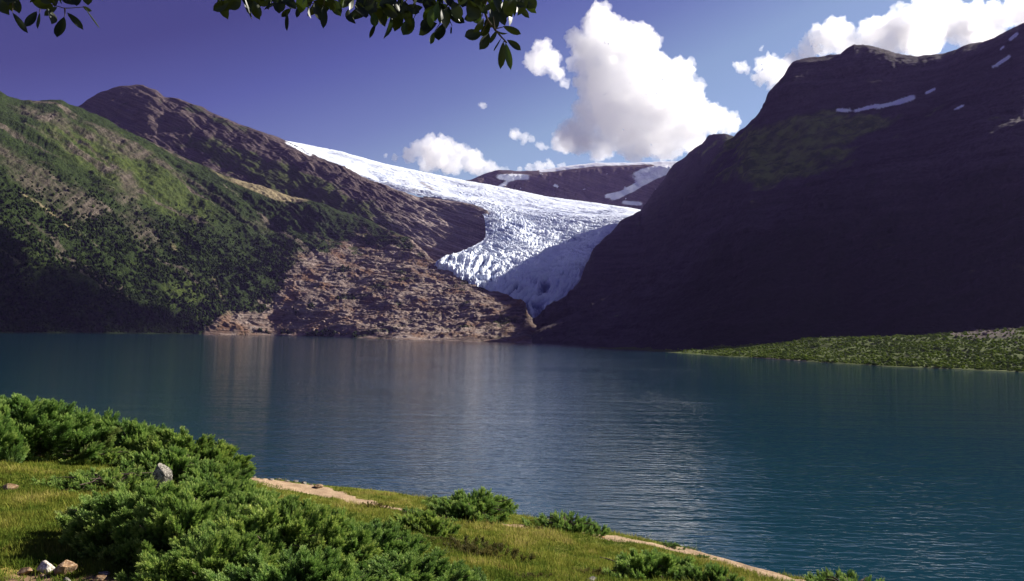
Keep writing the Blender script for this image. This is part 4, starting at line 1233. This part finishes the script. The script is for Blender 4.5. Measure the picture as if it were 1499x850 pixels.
cloud([(876, 20, 17), (880, 45, 28), (845, 60, 17), (905, 55, 22), (935, 42, 13), (940, 65, 25), (870, 85, 32), (910, 90, 35), (945, 100, 30), (985, 100, 18), (1000, 105, 18), (960, 135, 38), (900, 130, 42), (872, 130, 28), (1005, 140, 25), (872, 170, 30), (910, 175, 42), (960, 180, 40), (1005, 170, 32), (1040, 174, 22), (1066, 181, 17), (845, 200, 26), (880, 210, 24), (930, 213, 25), (975, 210, 28), (825, 208, 18), (1010, 200, 25)],
      11000, 'tall white cumulus cloud towering above the glacier saddle', 21)
cloud([(793, 72, 14), (783, 88, 17), (805, 88, 16), (814, 106, 12), (826, 122, 8), (791, 100, 12), (801, 64, 7)], 11300, 'small ragged cloud tuft left of the tall cumulus', 22, 1.6, .7)
cloud([(630, 213, 15), (650, 209, 13), (613, 218, 12), (598, 228, 11), (640, 228, 20), (670, 226, 16), (690, 236, 17), (660, 240, 18), (700, 246, 13), (716, 246, 11), (580, 230, 6), (565, 228, 4), (625, 240, 13), (730, 248, 7), (740, 250, 5)], 12000, 'low rounded white cloud sitting behind the upper glacier', 23, 1.8, .8)
cloud([(707, 154, 5), (703, 153, 3.5), (710, 157, 3)], 11500, 'tiny lone cloud puff in the middle of the blue sky', 24, 1.0, .4)
cloud([(756, 198, 8), (768, 200, 7), (778, 204, 5), (750, 196, 6), (765, 208, 4)], 11500, 'small cloud puff just left of the foot of the tall cumulus', 25, 1.2, .5)
cloud([(792, 214, 6), (800, 216, 4), (786, 212, 4)], 11500, 'tiny cloud puff touching the left foot of the tall cumulus', 26, 1.0, .4)
cloud([(790, 244, 9), (775, 246, 7), (805, 242, 8), (822, 243, 6), (760, 249, 5)], 13000, 'thin low cloud peeping over the snow capped distant ridge', 27, 1.4, .5)
cloud([(1125, 98, 17), (1114, 112, 13), (1140, 106, 19), (1160, 96, 18), (1185, 72, 16), (1200, 52, 15), (1222, 46, 19), (1210, 62, 21), (1240, 62, 21), (1280, 42, 20), (1300, 60, 28), (1320, 32, 22), (1350, 22, 22), (1380, 17, 22), (1350, 55, 33), (1400, 35, 28), (1430, 17, 16), (1450, 22, 18), (1480, 20, 20), (1440, 45, 30), (1500, 17, 23), (1270, 68, 20), (1540, 20, 40), (1600, 0, 40), (1160, 130, 16), (1135, 125, 12)],
      10500, 'long white cloud bank rising behind the dark right mountain', 28, 2.2, .9)
cloud([(1085, 99, 9), (1077, 95, 5), (1094, 104, 6)], 10600, 'small cloud wisp off the left end of the long cloud bank', 29, 1.2, .5)
cloud([(1114, 72, 3), (1116, 68, 2.2)], 10600, 'faintest tiny cloud wisp above the left end of the long bank', 30, .8, .3)
# unseen cloud added above the frame to shade the lower left hillside
def shade_cloud():
    r = np.random.default_rng(5); bm = bmesh.new()
    H = 2600.0
    for (px, py, Y, rad) in ((30, 415, 2080, 150), (-130, 395, 2000, 220), (105, 425, 2300, 115), (155, 450, 2380, 90), (200, 468, 2480, 70), (30, 450, 1950, 130), (-120, 435, 1800, 200), (110, 460, 2150, 110), (185, 475, 2400, 90), (-20, 428, 1950, 120), (75, 435, 2150, 80), (240, 484, 2550, 55), (-300, 430, 1600, 260), (0, 475, 1850, 110), (140, 482, 2200, 90)):
        p = P(px, py, Y); k = (H + r.uniform(-60, 60) - p[2]) / SUN[2]; c = p + SUN * k
        for _ in range(9):
            d = r.normal(size=3) * [.42, .42, .14] * rad
            bmesh.ops.create_icosphere(bm, subdivisions=3, radius=rad * r.uniform(.45, .7), matrix=Matrix.Translation(Vector(c + d)))
    me = bpy.data.meshes.new('cloud'); bm.to_mesh(me); bm.free()
    o = bpy.data.objects.new('cloud', me); COL.objects.link(o)
    md = o.modifiers.new('r', 'REMESH'); md.mode = 'VOXEL'; md.voxel_size = 22
    ev = o.evaluated_get(bpy.context.evaluated_depsgraph_get()); m2 = bpy.data.meshes.new_from_object(ev)
    o.modifiers.clear(); o.data = m2; m2.materials.clear(); m2.materials.append(CLOUD_DENSE)
    return props(o, 'unseen cloud added overhead to cast shade on the lower left hillside', 'cloud', 'white clouds in the sky')


shade_cloud()
# ------------------------------------------------------------------ thin blue valley air
hm = NT('valley_air'); hv = hm.n('ShaderNodeVolumePrincipled')
hv.inputs['Color'].default_value = (.48, .36, 1.0, 1); hv.inputs['Density'].default_value = 1.1e-5; hv.inputs['Anisotropy'].default_value = .3
hm.t.links.new(hv.outputs[0], hm.out.inputs[1])
bm = bmesh.new(); bmesh.ops.create_cube(bm, size=1)
for v in bm.verts:
    v.co = Vector((9500 * (1 if v.co.x > 0 else -1), 9200 if v.co.y > 0 else -3500, 1640 if v.co.z > 0 else -8))
hme = bpy.data.meshes.new('haze'); bm.to_mesh(hme); bm.free()
props(link('haze', hme, hm.m), 'thin blue haze filling the valley air', 'haze', None, 'stuff')
